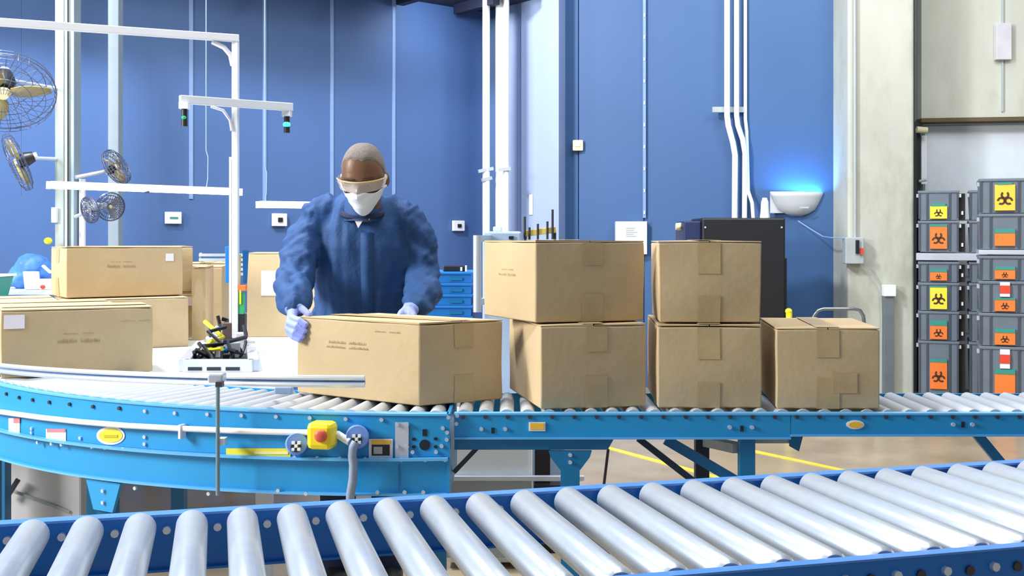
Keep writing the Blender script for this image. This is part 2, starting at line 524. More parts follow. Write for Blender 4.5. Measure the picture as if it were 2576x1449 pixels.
for yy in range(40, 540, 55):
    MB().rbox((Xp(1620.5, ys), ys - 0.022, Zp(yy, ys)), 0.012, 0.01, 0.03).build('rivet', M_WHITE, s)
yb = YW(1588) - 0.12
b = thing('panel_box', 'white wall panel box with a printed notice, behind the upper carton', 'box', (Xp(1588, yb), yb, 0))
MB().box(Xp(1549, yb), Xp(1628, yb), yb, yb + 0.1, Zp(640, yb), Zp(557, yb)).build('casing', M_WHITE, b, bevel=0.006)
pn = MB()
for i in range(5):
    w = random.uniform(18, 34)
    pn.box(Xp(1575, yb), Xp(1575 + w, yb), yb - 0.003, yb, Zp(573 + i * 5 + 2, yb), Zp(573 + i * 5, yb))
pn.build('notice_print', M_GREY, b)

yb = YW(1453) - 0.06
b = thing('wall_sensor', 'small beige square sensor high on the blue back wall', 'sensor', (Xp(1454, yb), yb, Zp(366, yb)))
MB().box(Xp(1441, yb), Xp(1467, yb), yb, yb + 0.05, Zp(379, yb), Zp(352, yb)).build('casing', M_BEIGE, b, bevel=0.008)
MB().box(Xp(1446, yb), Xp(1460, yb), yb - 0.006, yb, Zp(368, yb), Zp(358, yb)).build('window', M_WHITE, b)

# sockets on the left wall
def wl_at(px, off):
    # point of the left wall seen at that column
    k = ((px - CX) / F * SY - SX) / (DX - DY * (px - CX) / F)
    return WL(k, off), k
for px, py, w, h, lab, mark in ((433, 548, 38, 30, 'white socket plate without a mark, left of the gantry pole', False),
                                (700, 553, 36, 32, 'white socket plate with a dark centre beside the worker\'s shoulder', True),
                                (1150, 568, 32, 26, 'white socket plate with a dark centre near the far corner', True)):
    p, k = wl_at(px, 0.02)
    Y = p.y
    z = Zp(py, Y)
    sp = thing('socket_plate', lab, 'socket', (p.x, p.y, z), 'socket plates on the blue wall')
    rz = math.atan2(wdir.y, wdir.x)
    ww = w * Y / F / (math.cos(rz) + 0.15)
    MB().rbox((p.x, p.y, z), ww, 0.03, h * Y / F, rz).build('plate', M_WHITE, sp, bevel=0.004)
    q = p + wnor * 0.018
    if mark:
        MB().rbox((q.x, q.y, z), ww * 0.32, 0.012, h * Y / F * 0.34, rz).build('outlet', M_BLACK, sp)
    else:
        MB().rbox((q.x, q.y, z), ww * 0.5, 0.006, h * Y / F * 0.14, rz).build('outlet', M_TEALST, sp)

# ---- insect light with its blue glow on the wall
yl = YW(2003) - 0.02
L = thing('wall_lamp', 'pale grey bowl-shaped wall lamp glowing blue upwards', 'lamp', (Xp(2003, yl), yl, Zp(515, yl)))
bowl = MB()
prof = [(485, 1936, 2072), (495, 1940, 2068), (512, 1949, 2060), (528, 1958, 2050), (538, 1975, 2034), (544, 1992, 2016)]
rows = []
NS = 16
for (py, xa, xb) in prof:
    ca, hw = (xa + xb) / 2, (xb - xa) / 2
    row = []
    for i in range(NS + 1):
        tt = PI * i / NS
        row.append((Xp(ca, yl) - math.cos(tt) * hw * yl / F, yl + 0.0 - math.sin(tt) * 0.14 * hw / 68, Zp(py, yl)))
    rows.append(row)
vs = [p for r in rows for p in r]
fs = []
for j in range(len(rows) - 1):
    for i in range(NS):
        fs.append((j * (NS + 1) + i, j * (NS + 1) + i + 1, (j + 1) * (NS + 1) + i + 1, (j + 1) * (NS + 1) + i))
bowl.add(vs, fs)
bo = bowl.build('bowl', M_LAMP, L, smooth=True)
sm = bo.modifiers.new('solid', 'SOLIDIFY'); sm.thickness = 0.008
MB().tube([(Xp(1955, yl), yl - 0.05, Zp(494, yl)), (Xp(2052, yl), yl - 0.05, Zp(494, yl))], 0.012, 8).build('blue_tube', M_UV, L, smooth=True)
MB().rbox((Xp(2014, yl), yl - 0.128, Zp(523, yl)), 0.08, 0.004, 0.016, M=Matrix.Rotation(-0.1, 3, 'X')).build('badge', M_GREY, L)
MB().box(Xp(1938, yl), Xp(2070, yl), yl, yl + 0.02, Zp(536, yl), Zp(482, yl)).build('back_plate', M_LAMP, L)
area('insect_lamp_light', (Xp(2003, yl), yl - 0.07, Zp(486, yl)), (Xp(2003, yl), yl + 0.02, Zp(380, yl)), 0.4, 6.5, (0.1, 0.42, 1.0), 0.06)

# ---- switch box with cable and conduits on the pillar
ysw = YPIL - 0.1
b = thing('switch_box', 'grey disconnect switch box with a red lever on the concrete pillar', 'switch', (Xp(2155, ysw), ysw, Zp(630, ysw)))
MB().box(Xp(2127, ysw), Xp(2174, ysw), ysw, ysw + 0.1, Zp(664, ysw), Zp(597, ysw)).build('casing', M_GREY, b, bevel=0.008)
MB().box(Xp(2152, ysw), Xp(2160, ysw), ysw - 0.02, ysw, Zp(638, ysw), Zp(604, ysw)).build('handle', M_BLACK, b)
MB().box(Xp(2163, ysw), Xp(2169, ysw), ysw - 0.03, ysw, Zp(641, ysw), Zp(624, ysw)).build('lever', M_RED, b)
pipe('lamp_cable', 'thin pale cable drooping from the wall lamp to the switch box',
     [P(2008, 556, yl - .02), P(2040, 577, 9.95), P(2070, 595, 9.75), P(2090, 598, 9.6), P(2130, 599, ysw + .03)], 0.006, M_SEAM, 'cable', seg=6)
pipe('pillar_conduit', 'thin grey conduit running up the edge of the pillar above the switch box',
     [P(2151, 597, YPIL - .025), P(2150, -300, YPIL - .025)], 0.012, M_GREY, 'conduit', seg=8)
b = thing('junction_conduit', 'grey vertical conduit with a white junction box on the pillar', 'conduit', (Xp(2240, ysw), YPIL, 0))
MB().box(Xp(2226, ysw), Xp(2256, ysw), YPIL - 0.09, YPIL - 0.005, Zp(746, ysw), Zp(717, ysw)).build('junction_box', M_WHITE, b, bevel=0.006)
MB().box(Xp(2229, ysw), Xp(2252, ysw), YPIL - 0.07, YPIL - 0.005, 0.0, Zp(746, ysw)).build('channel', mat('channel_grey', (120, 130, 138), 0.4, 0.3), b)
pipe('pillar_cable', 'thin cable curving from the switch box down the pillar',
     [P(2170, 664, ysw + .06), P(2195, 690, ysw + .06), P(2214, 720, ysw + .07), P(2218, 800, ysw + .07), P(2217, 990, ysw + .07)], 0.005, M_GREY, 'cable', seg=6)

# ---- black cabinet and bottle
ycab = 9.0
b = thing('black_cabinet', 'tall black metal cabinet behind the cartons by the blue wall', 'cabinet', (Xp(1870, ycab), ycab, 0))
MB().box(Xp(1766, ycab), Xp(1976, ycab), ycab, ycab + 0.55, 0.0, Zp(548, ycab)).build('body', M_CAB, b, bevel=0.015)
MB().box(Xp(1722, ycab), Xp(1766, ycab), ycab + 0.04, ycab + 0.5, 0.0, Zp(556, ycab)).build('side_panel', M_CABN, b, bevel=0.01)
MB().box(Xp(1976, ycab), Xp(1981, ycab), ycab + 0.02, ycab + 0.5, 0.0, Zp(650, ycab)).build('hinge_strip', M_BLACK, b)
for px in (1774, 1966):
    MB().tube([(Xp(px, ycab), ycab - 0.008, Zp(572, ycab)), (Xp(px, ycab), ycab, Zp(572, ycab))], 0.008, 8).build('screw', M_BOLT, b)
tag(MB().tube([P(1700, 570, ycab + .2), P(1726, 570, ycab + .2)], [0.03, 0.036], 12).ball(P(1709, 569, ycab + .17), 0.022).build('round_sensor', M_BEIGE, smooth=True),
    'small round beige sensor fixed to the side of the black cabinet', 'sensor')
b = thing('white_bottle', 'white conical bottle standing on the black cabinet', 'bottle', P(1924, 548, ycab + .12))
yy = ycab + 0.12
bt = [(547, 12.5), (540, 12.5), (530, 11), (515, 10), (505, 9.5), (500, 8)]
MB().loft([((Xp(1924, yy), yy, Zp(a, yy) - .012), r * yy / F, r * yy / F) for a, r in bt], 16).build('body', M_WHITE, b, smooth=True)
MB().loft([((Xp(1924, yy), yy, Zp(a, yy) - .012), r * yy / F, r * yy / F) for a, r in ((500, 7), (494, 6.5))], 12).build('cap', M_PAPER, b, smooth=True)

# ---- tall yellow post and chrome cart handle
yy = 8.6
b = thing('yellow_post', 'thin yellow post standing behind the cartons in front of the blue wall', 'post', (Xp(1985, yy), yy, 0))
MB().tube([(Xp(1985, yy), yy, 0), (Xp(1985, yy), yy, Zp(785, yy))], 0.025, 12).build('shaft', M_YEL, b, smooth=True)
MB().ball((Xp(1984, yy), yy, Zp(783, yy)), (0.028, 0.028, 0.024)).build('cap', M_YEL, b, smooth=True)
yy = 8.2
b = thing('hand_truck', 'hand truck with a bent chrome handle behind the rightmost carton', 'hand truck', (Xp(2110, yy), yy, 0))
pts = [(Xp(2043, yy), yy, 0.12), P(2043, 815, yy), P(2047, 795, yy), P(2058, 781, yy), P(2072, 777, yy), P(2150, 777, yy), P(2164, 781, yy), P(2172, 795, yy), P(2174, 815, yy), (Xp(2174, yy), yy, 0.12)]
MB().tube(pts, 0.013, 10).build('handle', M_CHROME, b, smooth=True)
MB().box(Xp(2036, yy), Xp(2182, yy), yy - 0.25, yy + 0.02, 0.02, 0.035).build('toe_plate', M_GREY, b)
MB().bar((Xp(2043, yy), yy, 0.4), (Xp(2174, yy), yy, 0.4), 0.02).build('crossbar', M_CHROME, b)
for px in (2030, 2188):
    MB().tube([(Xp(px, yy) - .02, yy + .06, 0.1), (Xp(px, yy) + .02, yy + .06, 0.1)], 0.1, 18).build('wheel', M_BLACK, b, smooth=True)

# ---- stacked grey totes by the dock door
def biohazard(cx, y, cz, r):
    m = MB()
    for a in (90, 210, 330):
        x, z = cx + math.cos(math.radians(a)) * r * 0.5, cz + math.sin(math.radians(a)) * r * 0.5
        n = 14
        for k in range(n):                          # open ring of each lobe
            t0 = 2 * PI * k / n
            t1 = 2 * PI * (k + 1) / n
            am = math.degrees((t0 + t1) / 2) - a
            am = (am + 180) % 360 - 180
            if abs(am) < 32:
                continue
            ro, ri = r * 0.52, r * 0.26
            m.slab([(x + math.cos(t0) * ro, z + math.sin(t0) * ro), (x + math.cos(t1) * ro, z + math.sin(t1) * ro),
                    (x + math.cos(t1) * ri, z + math.sin(t1) * ri), (x + math.cos(t0) * ri, z + math.sin(t0) * ri)], y - 0.002, y)
    return m

def tote(cx, yf, z0, z1, w, dpt, label, stick=(), group='grey totes stacked by the dock door'):
    t = thing('grey_tote', label, 'tote', (cx, yf, z0), group)
    h = z1 - z0
    tb = 0.018
    m = MB()
    yb = yf + dpt
    m.hexa([(cx - w / 2 + tb, yf + tb, z0), (cx + w / 2 - tb, yf + tb, z0), (cx + w / 2 - tb, yb - tb, z0), (cx - w / 2 + tb, yb - tb, z0),
            (cx - w / 2 + .006, yf + .008, z1 - .02), (cx + w / 2 - .006, yf + .008, z1 - .02), (cx + w / 2 - .006, yb - .008, z1 - .02), (cx - w / 2 + .006, yb - .008, z1 - .02)])
    m.build('body', M_TOTE, t)
    MB().box(cx - w / 2, cx + w / 2, yf, yb, z1 - 0.026, z1 - 0.004).build('rim', M_TOTE, t, bevel=0.004)
    for fx in (-0.46, -0.27, 0.27, 0.46):
        MB().hexa([(cx + fx * w - .008, yf + tb - .008, z0 + .01), (cx + fx * w + .008, yf + tb - .008, z0 + .01), (cx + fx * w + .008, yf + tb + .01, z0 + .01), (cx + fx * w - .008, yf + tb + .01, z0 + .01),
                   (cx + fx * w - .008, yf, z1 - .026), (cx + fx * w + .008, yf, z1 - .026), (cx + fx * w + .008, yf + .02, z1 - .026), (cx + fx * w - .008, yf + .02, z1 - .026)]).build('rib', M_TOTED, t)
    MB().rbox((cx + w / 2 + 0.004, yf + 0.03, z1 - 0.05), 0.02, 0.03, 0.03).build('latch', M_ALUW, t, bevel=0.003)
    MB().box(cx + w / 2 - .004, cx + w / 2 + .046, yf + .05, yf + .09, z0, z1 - .03).build('gap_shade_bar', M_BLACK, t)  # black bar added for the shaded gap between the stacks
    MB().rbox((cx + w / 2 + .022, yf + .045, z0 + .06), .016, .012, .03).build('hook', M_ALUW, t)
    MB().box(cx - w / 2 - .012, cx - w / 2 + .006, yf + .03, yf + .09, z1 - .06, z1 - .03).build('hinge', M_ALU, t)
    for n_s, (fx, fz0, fz1, sw, m_, sym) in enumerate(stick):           # fx centre, z as fraction of h, width m
        x = cx + fx * w
        yy = yf - 0.003 - .003 * n_s
        st = MB().box(x - sw / 2, x + sw / 2, yy - .002, yy + .02, z0 + fz0 * h, z0 + fz1 * h).build('sticker', m_, t)
        if sym:
            biohazard(x, yy - .002, z0 + (fz0 + (fz1 - fz0) * 0.45) * h, min(sw * 0.42, (fz1 - fz0) * h * 0.36)).build('symbol', M_MARK, st)
    t.rotation_euler = (0, 0, -0.36)
    return t

YT1, YT2 = 9.4, 8.2
cx1, w1 = Xp(2361, YT1), 98 * YT1 / F
cx3 = Xp(2474, YT1)
lv = [478, 554, 634, 710, 782, 857]
z1s = [Zp(p, YT1) for p in lv] + [0.0]
sw = 40 * YT1 / F
specs = [([(0, .05, .46, sw, M_YELST, True), (0, .46, .56, sw * .8, M_TEALST, False)], 'top grey tote of the shorter stack, with a half yellow sticker'),
         ([(0, .1, .8, sw, M_ORANGE, True), (0, .8, .87, sw, M_TEALST, False)], 'second tote of the shorter stack, with a full orange sticker'),
         ([(0, .08, .48, sw, M_ORANGE, True), (0, .48, .62, sw, M_TEALST, False)], 'tote just under the clear lid, with a low orange sticker in the shorter stack'),
         ([(0, .06, .82, sw, M_YELST, True), (0, .82, .88, sw, M_TEALST, False)], 'tote with a full yellow sticker in the shorter stack'),
         ([(0, .05, .5, sw, M_ORANGE, True), (0, .5, .68, sw, M_TEALST, False)], 'second tote from the floor in the shorter stack, with a teal strip over orange'),
         ([(0, .24, .66, sw, M_ORANGE, True), (0, .66, .71, sw, M_TEALST, False)], 'tall bottom tote of the shorter stack')]
for i in range(6):
    top = z1s[i] if i != 2 else Zp(657, YT1)
    tote(cx1, YT1, z1s[i + 1] + 0.001, top, w1, 0.5, specs[i][1], specs[i][0])
names3 = ['topmost', 'second', 'third', 'fourth', 'fifth', 'bottom']
for i in range(6):
    top = z1s[i] if i != 2 else Zp(657, YT1)
    tote(cx3, YT1 - .13, z1s[i + 1] + 0.001, top, w1, 0.5, names3[i] + ' plain tote of the middle stack, mostly hidden by the nearer stack')
def turned(xc, yc_, x0, x1, d_, z0, z1):
    return MB().rbox(Vector((xc, yc_, (z0 + z1) / 2)) + Matrix.Rotation(-0.36, 3, 'Z') @ Vector(((x0 + x1) / 2 - xc, d_ / 2 - .01, 0)), x1 - x0, d_, z1 - z0, -0.36)
tag(turned(cx1, YT1, Xp(2308, YT1), Xp(2474, YT1), .5, Zp(655, YT1), Zp(637, YT1)).build('clear_lid', M_LID, bevel=0.004),
    'cloudy clear lid lying in the middle of the shorter tote stack', 'lid')
cx2, w2 = Xp(2528, YT2), 121 * YT2 / F
lv2 = [447, 536, 628, 706, 787, 871]
z2s = [Zp(p, YT2) for p in lv2] + [0.0]
sw = 47 * YT2 / F
red = M_RED
specs2 = [([(0, .07, .8, sw, M_AMBER, True), (0, .8, .86, sw * .7, M_TEALST, False)], 'top tote of the nearer stack, with a tall amber sticker'),
          ([(0, .1, .45, sw, M_ORANGE, False), (0, .45, .56, sw, M_TEALST, False)], 'second tote of the nearer stack, with a plain orange sticker'),
          ([(0, .06, .42, sw, M_ORANGE, True), (0, .42, .55, sw, M_TEALST, False)], 'third tote of the nearer stack, under its clear lid'),
          ([(0, .05, .4, sw, M_ORANGE, True), (0, .4, .46, sw, M_TEALST, False), (0, .5, .95, sw * .48, M_PAPER, False), (0, .6, .85, sw * .5, M_RED, False)], 'fourth tote of the nearer stack, with a red and white tag'),
          ([(0, .04, .4, sw, M_ORANGE, True), (0, .4, .52, sw, M_TEALST, False)], 'fifth tote of the nearer stack, orange sticker and no tag'),
          ([(0, .1, .66, sw, M_ORANGE, True), (0, .66, .72, sw, M_TEALST, False), (0, .73, .96, sw * .48, M_PAPER, False), (0, .79, .9, sw * .5, M_RED, False)], 'tall bottom tote of the nearer stack, with a red and white tag')]
for i in range(6):
    top = z2s[i] if i != 2 else Zp(642, YT2)
    tote(cx2, YT2, z2s[i + 1] + 0.001, top, w2, 0.5, specs2[i][1], specs2[i][0])
tag(turned(cx2, YT2, Xp(2467, YT2), Xp(2592, YT2), .5, Zp(640, YT2), Zp(629, YT2)).build('clear_lid', M_LID, bevel=0.004),
    'cloudy clear lid lying in the nearer tote stack', 'lid')

# ================================================================== left background: columns, fans, tubes
yy = 7.2
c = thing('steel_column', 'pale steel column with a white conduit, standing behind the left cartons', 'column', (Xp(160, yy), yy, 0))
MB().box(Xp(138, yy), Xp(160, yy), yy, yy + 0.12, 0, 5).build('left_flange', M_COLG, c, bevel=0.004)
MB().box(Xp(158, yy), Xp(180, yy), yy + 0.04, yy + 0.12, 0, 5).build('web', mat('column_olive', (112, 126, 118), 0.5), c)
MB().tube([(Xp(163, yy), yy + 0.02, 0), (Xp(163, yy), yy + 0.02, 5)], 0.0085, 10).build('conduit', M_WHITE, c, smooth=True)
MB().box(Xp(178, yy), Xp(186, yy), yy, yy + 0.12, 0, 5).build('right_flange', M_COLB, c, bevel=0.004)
MB().box(Xp(133, yy), Xp(146, yy), yy - 0.03, yy + 0.02, Zp(560, yy), Zp(522, yy)).build('outlet_box', M_WHITE, c, bevel=0.004)
yy = 8.0
tag(MB().box(Xp(271, yy), Xp(298, yy), yy, yy + 0.1, 0, 5).build('wall_column', M_COLB, bevel=0.006),
    'slim grey column close to the blue wall behind the tilted fan', 'column')

def fan(center, axis, R, label, blade_a=0.0, arm_to=None, bm=M_WOOD):
    c = Vector(center)
    t = thing('wall_fan', label, 'fan', c, 'fans on the columns')
    ax = Vector(axis).normalized()
    Q = ax.to_track_quat('Z', 'Y').to_matrix()
    m = MB()
    for (rr, zo) in ((1.0, 0), (0.98, .12), (0.98, -.12), (0.8, .2), (0.8, -.2), (0.55, .24), (0.3, .26), (0.55, -.24)):
        pts = [c + Q @ Vector((math.cos(2 * PI * k / 28) * R * rr, math.sin(2 * PI * k / 28) * R * rr, zo * R)) for k in range(29)]
        m.tube(pts, 0.004 if rr == 1 else 0.0022, 5, cap=False)
    for k in range(30):
        a = 2 * PI * k / 30
        pts = [c + Q @ Vector((math.cos(a) * R * r_, math.sin(a) * R * r_, z_ * R)) for r_, z_ in ((0.18, .27), (0.5, .25), (0.8, .2), (0.98, .1), (1, 0), (0.98, -.1), (0.8, -.2), (0.5, -.24), (.18, -.26))]
        m.tube(pts, 0.0014, 4, cap=False)
    m.build('cage', M_WIRE, t)
    for k in range(3):
        a = blade_a + 2 * PI * k / 3
        rows = []
        n = 6
        for i in range(n + 1):
            r_ = R * (0.16 + 0.74 * i / n)
            w_ = R * (0.13 + 0.2 * math.sin(PI * min(1, i / n * 0.85 + .15)) )
            for sgn in (-1, 1):
                tw = 0.35
                rows.append(c + Q @ (Matrix.Rotation(a, 3, 'Z') @ Vector((r_, sgn * w_ * .75, sgn * w_ * tw))))
        fs = [(2 * i, 2 * i + 1, 2 * i + 3, 2 * i + 2) for i in range(n)]
        bl = MB().add(rows, fs).build('blade', bm, t, smooth=True)
        sd = bl.modifiers.new('solid', 'SOLIDIFY'); sd.thickness = 0.006
    MB().tube([c + Q @ Vector((0, 0, -R * .05)), c + Q @ Vector((0, 0, -R * .3)), c + Q @ Vector((0, 0, -R * .55))], [R * .2, R * .24, R * .17], 14).build('motor', M_BLACK, t, smooth=True)
    MB().tube([c + Q @ Vector((0, 0, R * .02)), c + Q @ Vector((0, 0, R * .12))], [R * .16, R * .1], 12).build('hub', M_BEIGE, t, smooth=True)
    MB().tube([c + Q @ Vector((0, 0, -R * .55)), c + Q @ Vector((0, 0, -R * .66))], R * .12, 10).build('end_cap', M_WHITE, t, smooth=True)
    if arm_to is not None:
        MB().tube([c + Q @ Vector((0, 0, -R * .4)), Vector(arm_to)], 0.012, 8).build('arm', M_ALU, t, smooth=True)
    return t

fan(P(8, 232, 6.4), (0.25, -0.62, -0.75), 0.285, 'largest caged fan at the left edge, tilted downwards', 0.12, P(140, 300, 7.2) + Vector((0, 0, .2)))
fan(P(44, 408, 6.9), (-0.86, -0.36, -0.38), 0.185, 'small caged fan seen nearly edge-on below the largest fan', 1.0, P(140, 400, 7.2))
fan(P(292, 420, 7.4), (0.78, -0.2, 0.42), 0.125, 'small fan tilted upwards above the left lit tube', 0.6, P(190, 446, 7.2))
fan(P(226, 528, 7.0), (-0.55, -0.75, -0.2), 0.085, 'dark little fan hanging under the left lit tube beside the column', 0.3, P(190, 545, 7.2), M_GREY)
fan(P(278, 520, 7.5), (0.55, -0.75, -0.1), 0.095, 'dark little fan in front of the slim grey column under the lit tube', 0.9, P(200, 505, 7.3), M_GREY)
yy = 7.25
tag(MB().box(Xp(199, yy), Xp(211, yy), yy, yy + .03, 0, Zp(450, yy)).build('fan_post', M_WHITE), 'short white post carrying the small fans beside the steel column', 'post')
tag(MB().ball(P(121, 606, 7.1), (0.026, 0.026, 0.022)).build('green_lamp', M_YEL, smooth=True), 'small yellow-green knob at the foot of the steel column', 'knob')

def led(p0, p1, hang, label):
    p0, p1 = Vector(p0), Vector(p1)
    t = thing('tube_light', label, 'light', p0, 'lit tubes over the workbench')
    up = Vector((0, 0, 0.014))
    MB().bar(p0 + up, p1 + up, 0.05, 0.022).build('housing', M_WHITE, t)
    MB().tube([p0, p1], 0.021, 10).build('tube', M_LED, t, smooth=True)
    d = (p1 - p0).normalized()
    for p, s_ in ((p0, -1), (p1, 1)):
        MB().bar(p, p + d * s_ * 0.025, 0.05, 0.045).build('end_cap', M_WHITE, t)
    for f in hang:
        q = p0.lerp(p1, f) + up
        MB().tube([q, q + Vector((0.01, 0, 0.06)), q + Vector((0.012, 0, 0.2)), q + Vector((0, 0, 0.24)), q + Vector((0, 0, 3.0))], 0.0035, 5).build('hanging_wire', M_SEAM, t)
    m_ = p0.lerp(p1, 0.5) - Vector((0, 0, 0.02))
    MB().rbox(m_, 0.03, 0.03, 0.012).build('clip', M_BLACK, t)
    return t
a = P(128, 466, 6.6)
led(a, a + Vector((0.985, 0.50, -0.02)), (0.82,), 'glowing tube light hanging in front of the fans and steel column')
a = P(655, 515, 7.3)
led(a, a + Vector((0.66, 0.34, 0)), (0.04,), 'glowing tube light partly hidden behind the worker')

# ---- clutter on the side table at the far left
st = thing('side_table', 'low white side table behind the left cartons, under the blue bags', 'table', (-3.1, 6.95, 0))
MB().box(-3.7, -2.5, 6.72, 7.15, 1.06, 1.09).build('top', M_TABLE, st)
for x in (-3.66, -2.54):
    for y in (6.76, 7.11):
        MB().box(x - .02, x + .02, y - .02, y + .02, 0, 1.06).build('leg', M_ALU, st)
def lump(name, label, cat, pts, m, seed=0):
    mb = MB()
    for c_, r_ in pts:
        mb.ball(c_, r_, 12)
    o = mb.build(name, m, smooth=True)
    r = o.modifiers.new('remesh', 'REMESH'); r.mode = 'VOXEL'; r.voxel_size = 0.012; r.use_smooth_shade = True
    tx = bpy.data.textures.get('crumple') or bpy.data.textures.new('crumple', 'CLOUDS')
    tx.noise_scale = 0.09
    d = o.modifiers.new('crumple', 'DISPLACE'); d.texture = tx; d.strength = 0.05; d.mid_level = 0.5
    return tag(o, label, cat)
yy = 6.9
bag = lump('blue_bag', 'crumpled bright blue plastic bag on the side table at far left', 'bag',
     [(P(85, 670, yy), (.1, .09, .08)), (P(60, 690, yy), (.09, .08, .08)), (P(105, 690, yy), (.08, .07, .08)), (P(50, 708, yy), (.07, .08, .05))], M_BAG)
MB().bar(P(108, 668, 6.8), P(128, 686, 6.8), 0.03, 0.012).build('white_handle', M_WHITE, bag)
q = P(78, 705, 6.74)
tag(MB().hexa([(q.x - .04, q.y, 1.092), (q.x + .05, q.y, 1.092), (q.x + .05, q.y + .03, 1.092), (q.x - .04, q.y + .03, 1.092),
               (q.x - .06, q.y + .02, 1.2), (q.x + .03, q.y + .02, 1.2), (q.x + .03, q.y + .05, 1.2), (q.x - .06, q.y + .05, 1.2)]).build('paper_packet', M_PAPER, bevel=.004),
    'white paper packet leaning on the blue bag', 'packet')
q = P(115, 712, 6.76)
b = thing('white_tub', 'white tub with a red spot beside the blue bag', 'tub', q)
MB().loft([((q.x, q.y, 1.091), .035, .035), ((q.x, q.y, 1.14), .045, .045), ((q.x, q.y, 1.155), .045, .045)], 14).build('body', M_WHITE, b, smooth=True)
MB().ball((q.x, q.y - .043, 1.108), (.016, .006, .012)).build('red_spot', M_RED, b, smooth=True)
q = P(2, 720, 6.5)
b = thing('green_bin', 'dark green bin with a white lid at the very left edge', 'bin', (q.x, 6.4, .852))
zt, zb_ = Zp(694, 6.5), Zp(746, 6.5)
MB().hexa([(q.x - .2, 6.3, zb_), (q.x + .035, 6.3, zb_), (q.x + .035, 6.52, zb_), (q.x - .2, 6.52, zb_), (q.x - .22, 6.28, zt), (q.x + .06, 6.28, zt), (q.x + .06, 6.54, zt), (q.x - .22, 6.54, zt)]).build('body', M_GREEN, b, bevel=.006)
MB().box(q.x - .23, q.x + .07, 6.27, 6.55, zt, zt + .012).build('lid', M_WHITE, b)
MB().box(q.x - .2, q.x + .03, 6.32, 6.5, .852, zb_).build('stand', M_GREY, b)

# ================================================================== workbench
ARC = (-0.2, 5.93)
def AP(r, deg, z=0.0):
    a = math.radians(deg)
    return Vector((ARC[0] - r * math.sin(a), ARC[1] - r * math.cos(a), z))
wb = thing('workbench', 'long white-topped workbench carrying the cartons and cable tray', 'table', (-2.2, 5.6, 0))
poly = [AP(1.95, a) for a in range(20, 54, 3)] + [AP(2.2, 53), AP(2.5, 53), Vector((-3.9, 4.40, 0)), Vector((-3.9, 6.62, 0)), Vector((-0.87, 6.62, 0))]
MB().prism(poly, 0.81, 0.85).build('top', M_TABLE, wb)
for p in ((-1.0, 4.5), (-1.0, 6.5), (-2.0, 5.2), (-2.1, 6.5), (-3.7, 4.8), (-3.7, 6.5)):
    MB().box(p[0] - .03, p[0] + .03, p[1] - .03, p[1] + .03, 0, .81).build('leg', M_ALU, wb)
MB().box(-3.6, -1.1, 6.45, 6.55, 0.2, 0.26).build('stretcher', M_ALU, wb)
t2 = thing('back_bench', 'white bench running back to the wall under the row of upright cartons', 'table', (-2.1, 7.5, 0))
MB().prism([(-2.45, 6.66), (-1.55, 6.66), (-1.75, 8.25), (-2.45, 8.25)], 0.81, 0.85).build('top', M_TABLE, t2)
for p in ((-2.4, 6.75), (-1.7, 6.75), (-2.4, 8.2), (-1.85, 8.2)):
    MB().box(p[0] - .03, p[0] + .03, p[1] - .03, p[1] + .03, 0, .81).build('leg', M_ALU, t2)

# cable tray of aluminium profile
ct = thing('cable_tray', 'aluminium framed tray full of black and yellow cables on the workbench', 'tray', (-1.3, 5.0, 0.85))
fl_, fr_ = P(463, 905, 4.6), P(638, 912, 4.6)
fl_.z = fr_.z = 0.9
bl_, br_ = P(506, 858, 5.45), P(630, 855, 5.45)
bl_.z = br_.z = 0.9
lift = Vector((0, 0, -0.025))
for a, c_ in ((fl_, fr_), (fr_, br_), (bl_, br_), (fl_, bl_)):
    MB().bar(a + lift, c_ + lift, 0.045, 0.05).build('profile', M_ALU, ct, bevel=.003)
MB().prism([fl_, fr_, br_, bl_], 0.852, 0.858).build('base', M_BLACK, ct)
for i in range(3):
    p0 = fl_.lerp(fr_, 0.08 + 0.27 * i)
    p1 = fl_.lerp(fr_, 0.28 + 0.27 * i)
    MB().bar(p0 + Vector((0, -.024, -.036)), p1 + Vector((0, -.024, -.036)), 0.004, 0.014).build('slot', M_BLACK, ct)
def tray_pt(u, v, z):
    p = fl_.lerp(fr_, u).lerp(bl_.lerp(br_, u), v)
    p.z = z
    return p
for i in range(16):
    u0, v0 = random.uniform(.15, .8), random.uniform(.1, .75)
    pts = []
    for k in range(6):
        pts.append(tray_pt(min(.9, max(.1, u0 + random.uniform(-.2, .2))), min(.95, v0 + k * .06), .87 + random.uniform(0, .06) + (.1 * k / 5 if i % 3 == 0 else 0)))
    mm = (M_BLACK, M_BLACK, M_YEL, M_BLACK, M_TEAL, M_BLACK, M_GREY)[i % 7]
    MB().tube(pts, random.uniform(.007, .012), 6).build('cable', mm, ct, smooth=True)
for u, v, m_, hh in ((.35, .55, M_PAPER, .09), (.8, .75, M_PAPER, .1), (.62, .3, M_BLACK, .04), (.7, .55, M_GREY, .07), (.3, .85, M_BLACK, .12), (.55, .85, mat('brown_box', (92, 74, 70), 0.6), .14)):
    p = tray_pt(u, v, .858)
    MB().rbox(p + Vector((0, 0, hh / 2)), .05, .05, hh, .3).build('connector', m_, ct, bevel=.004)

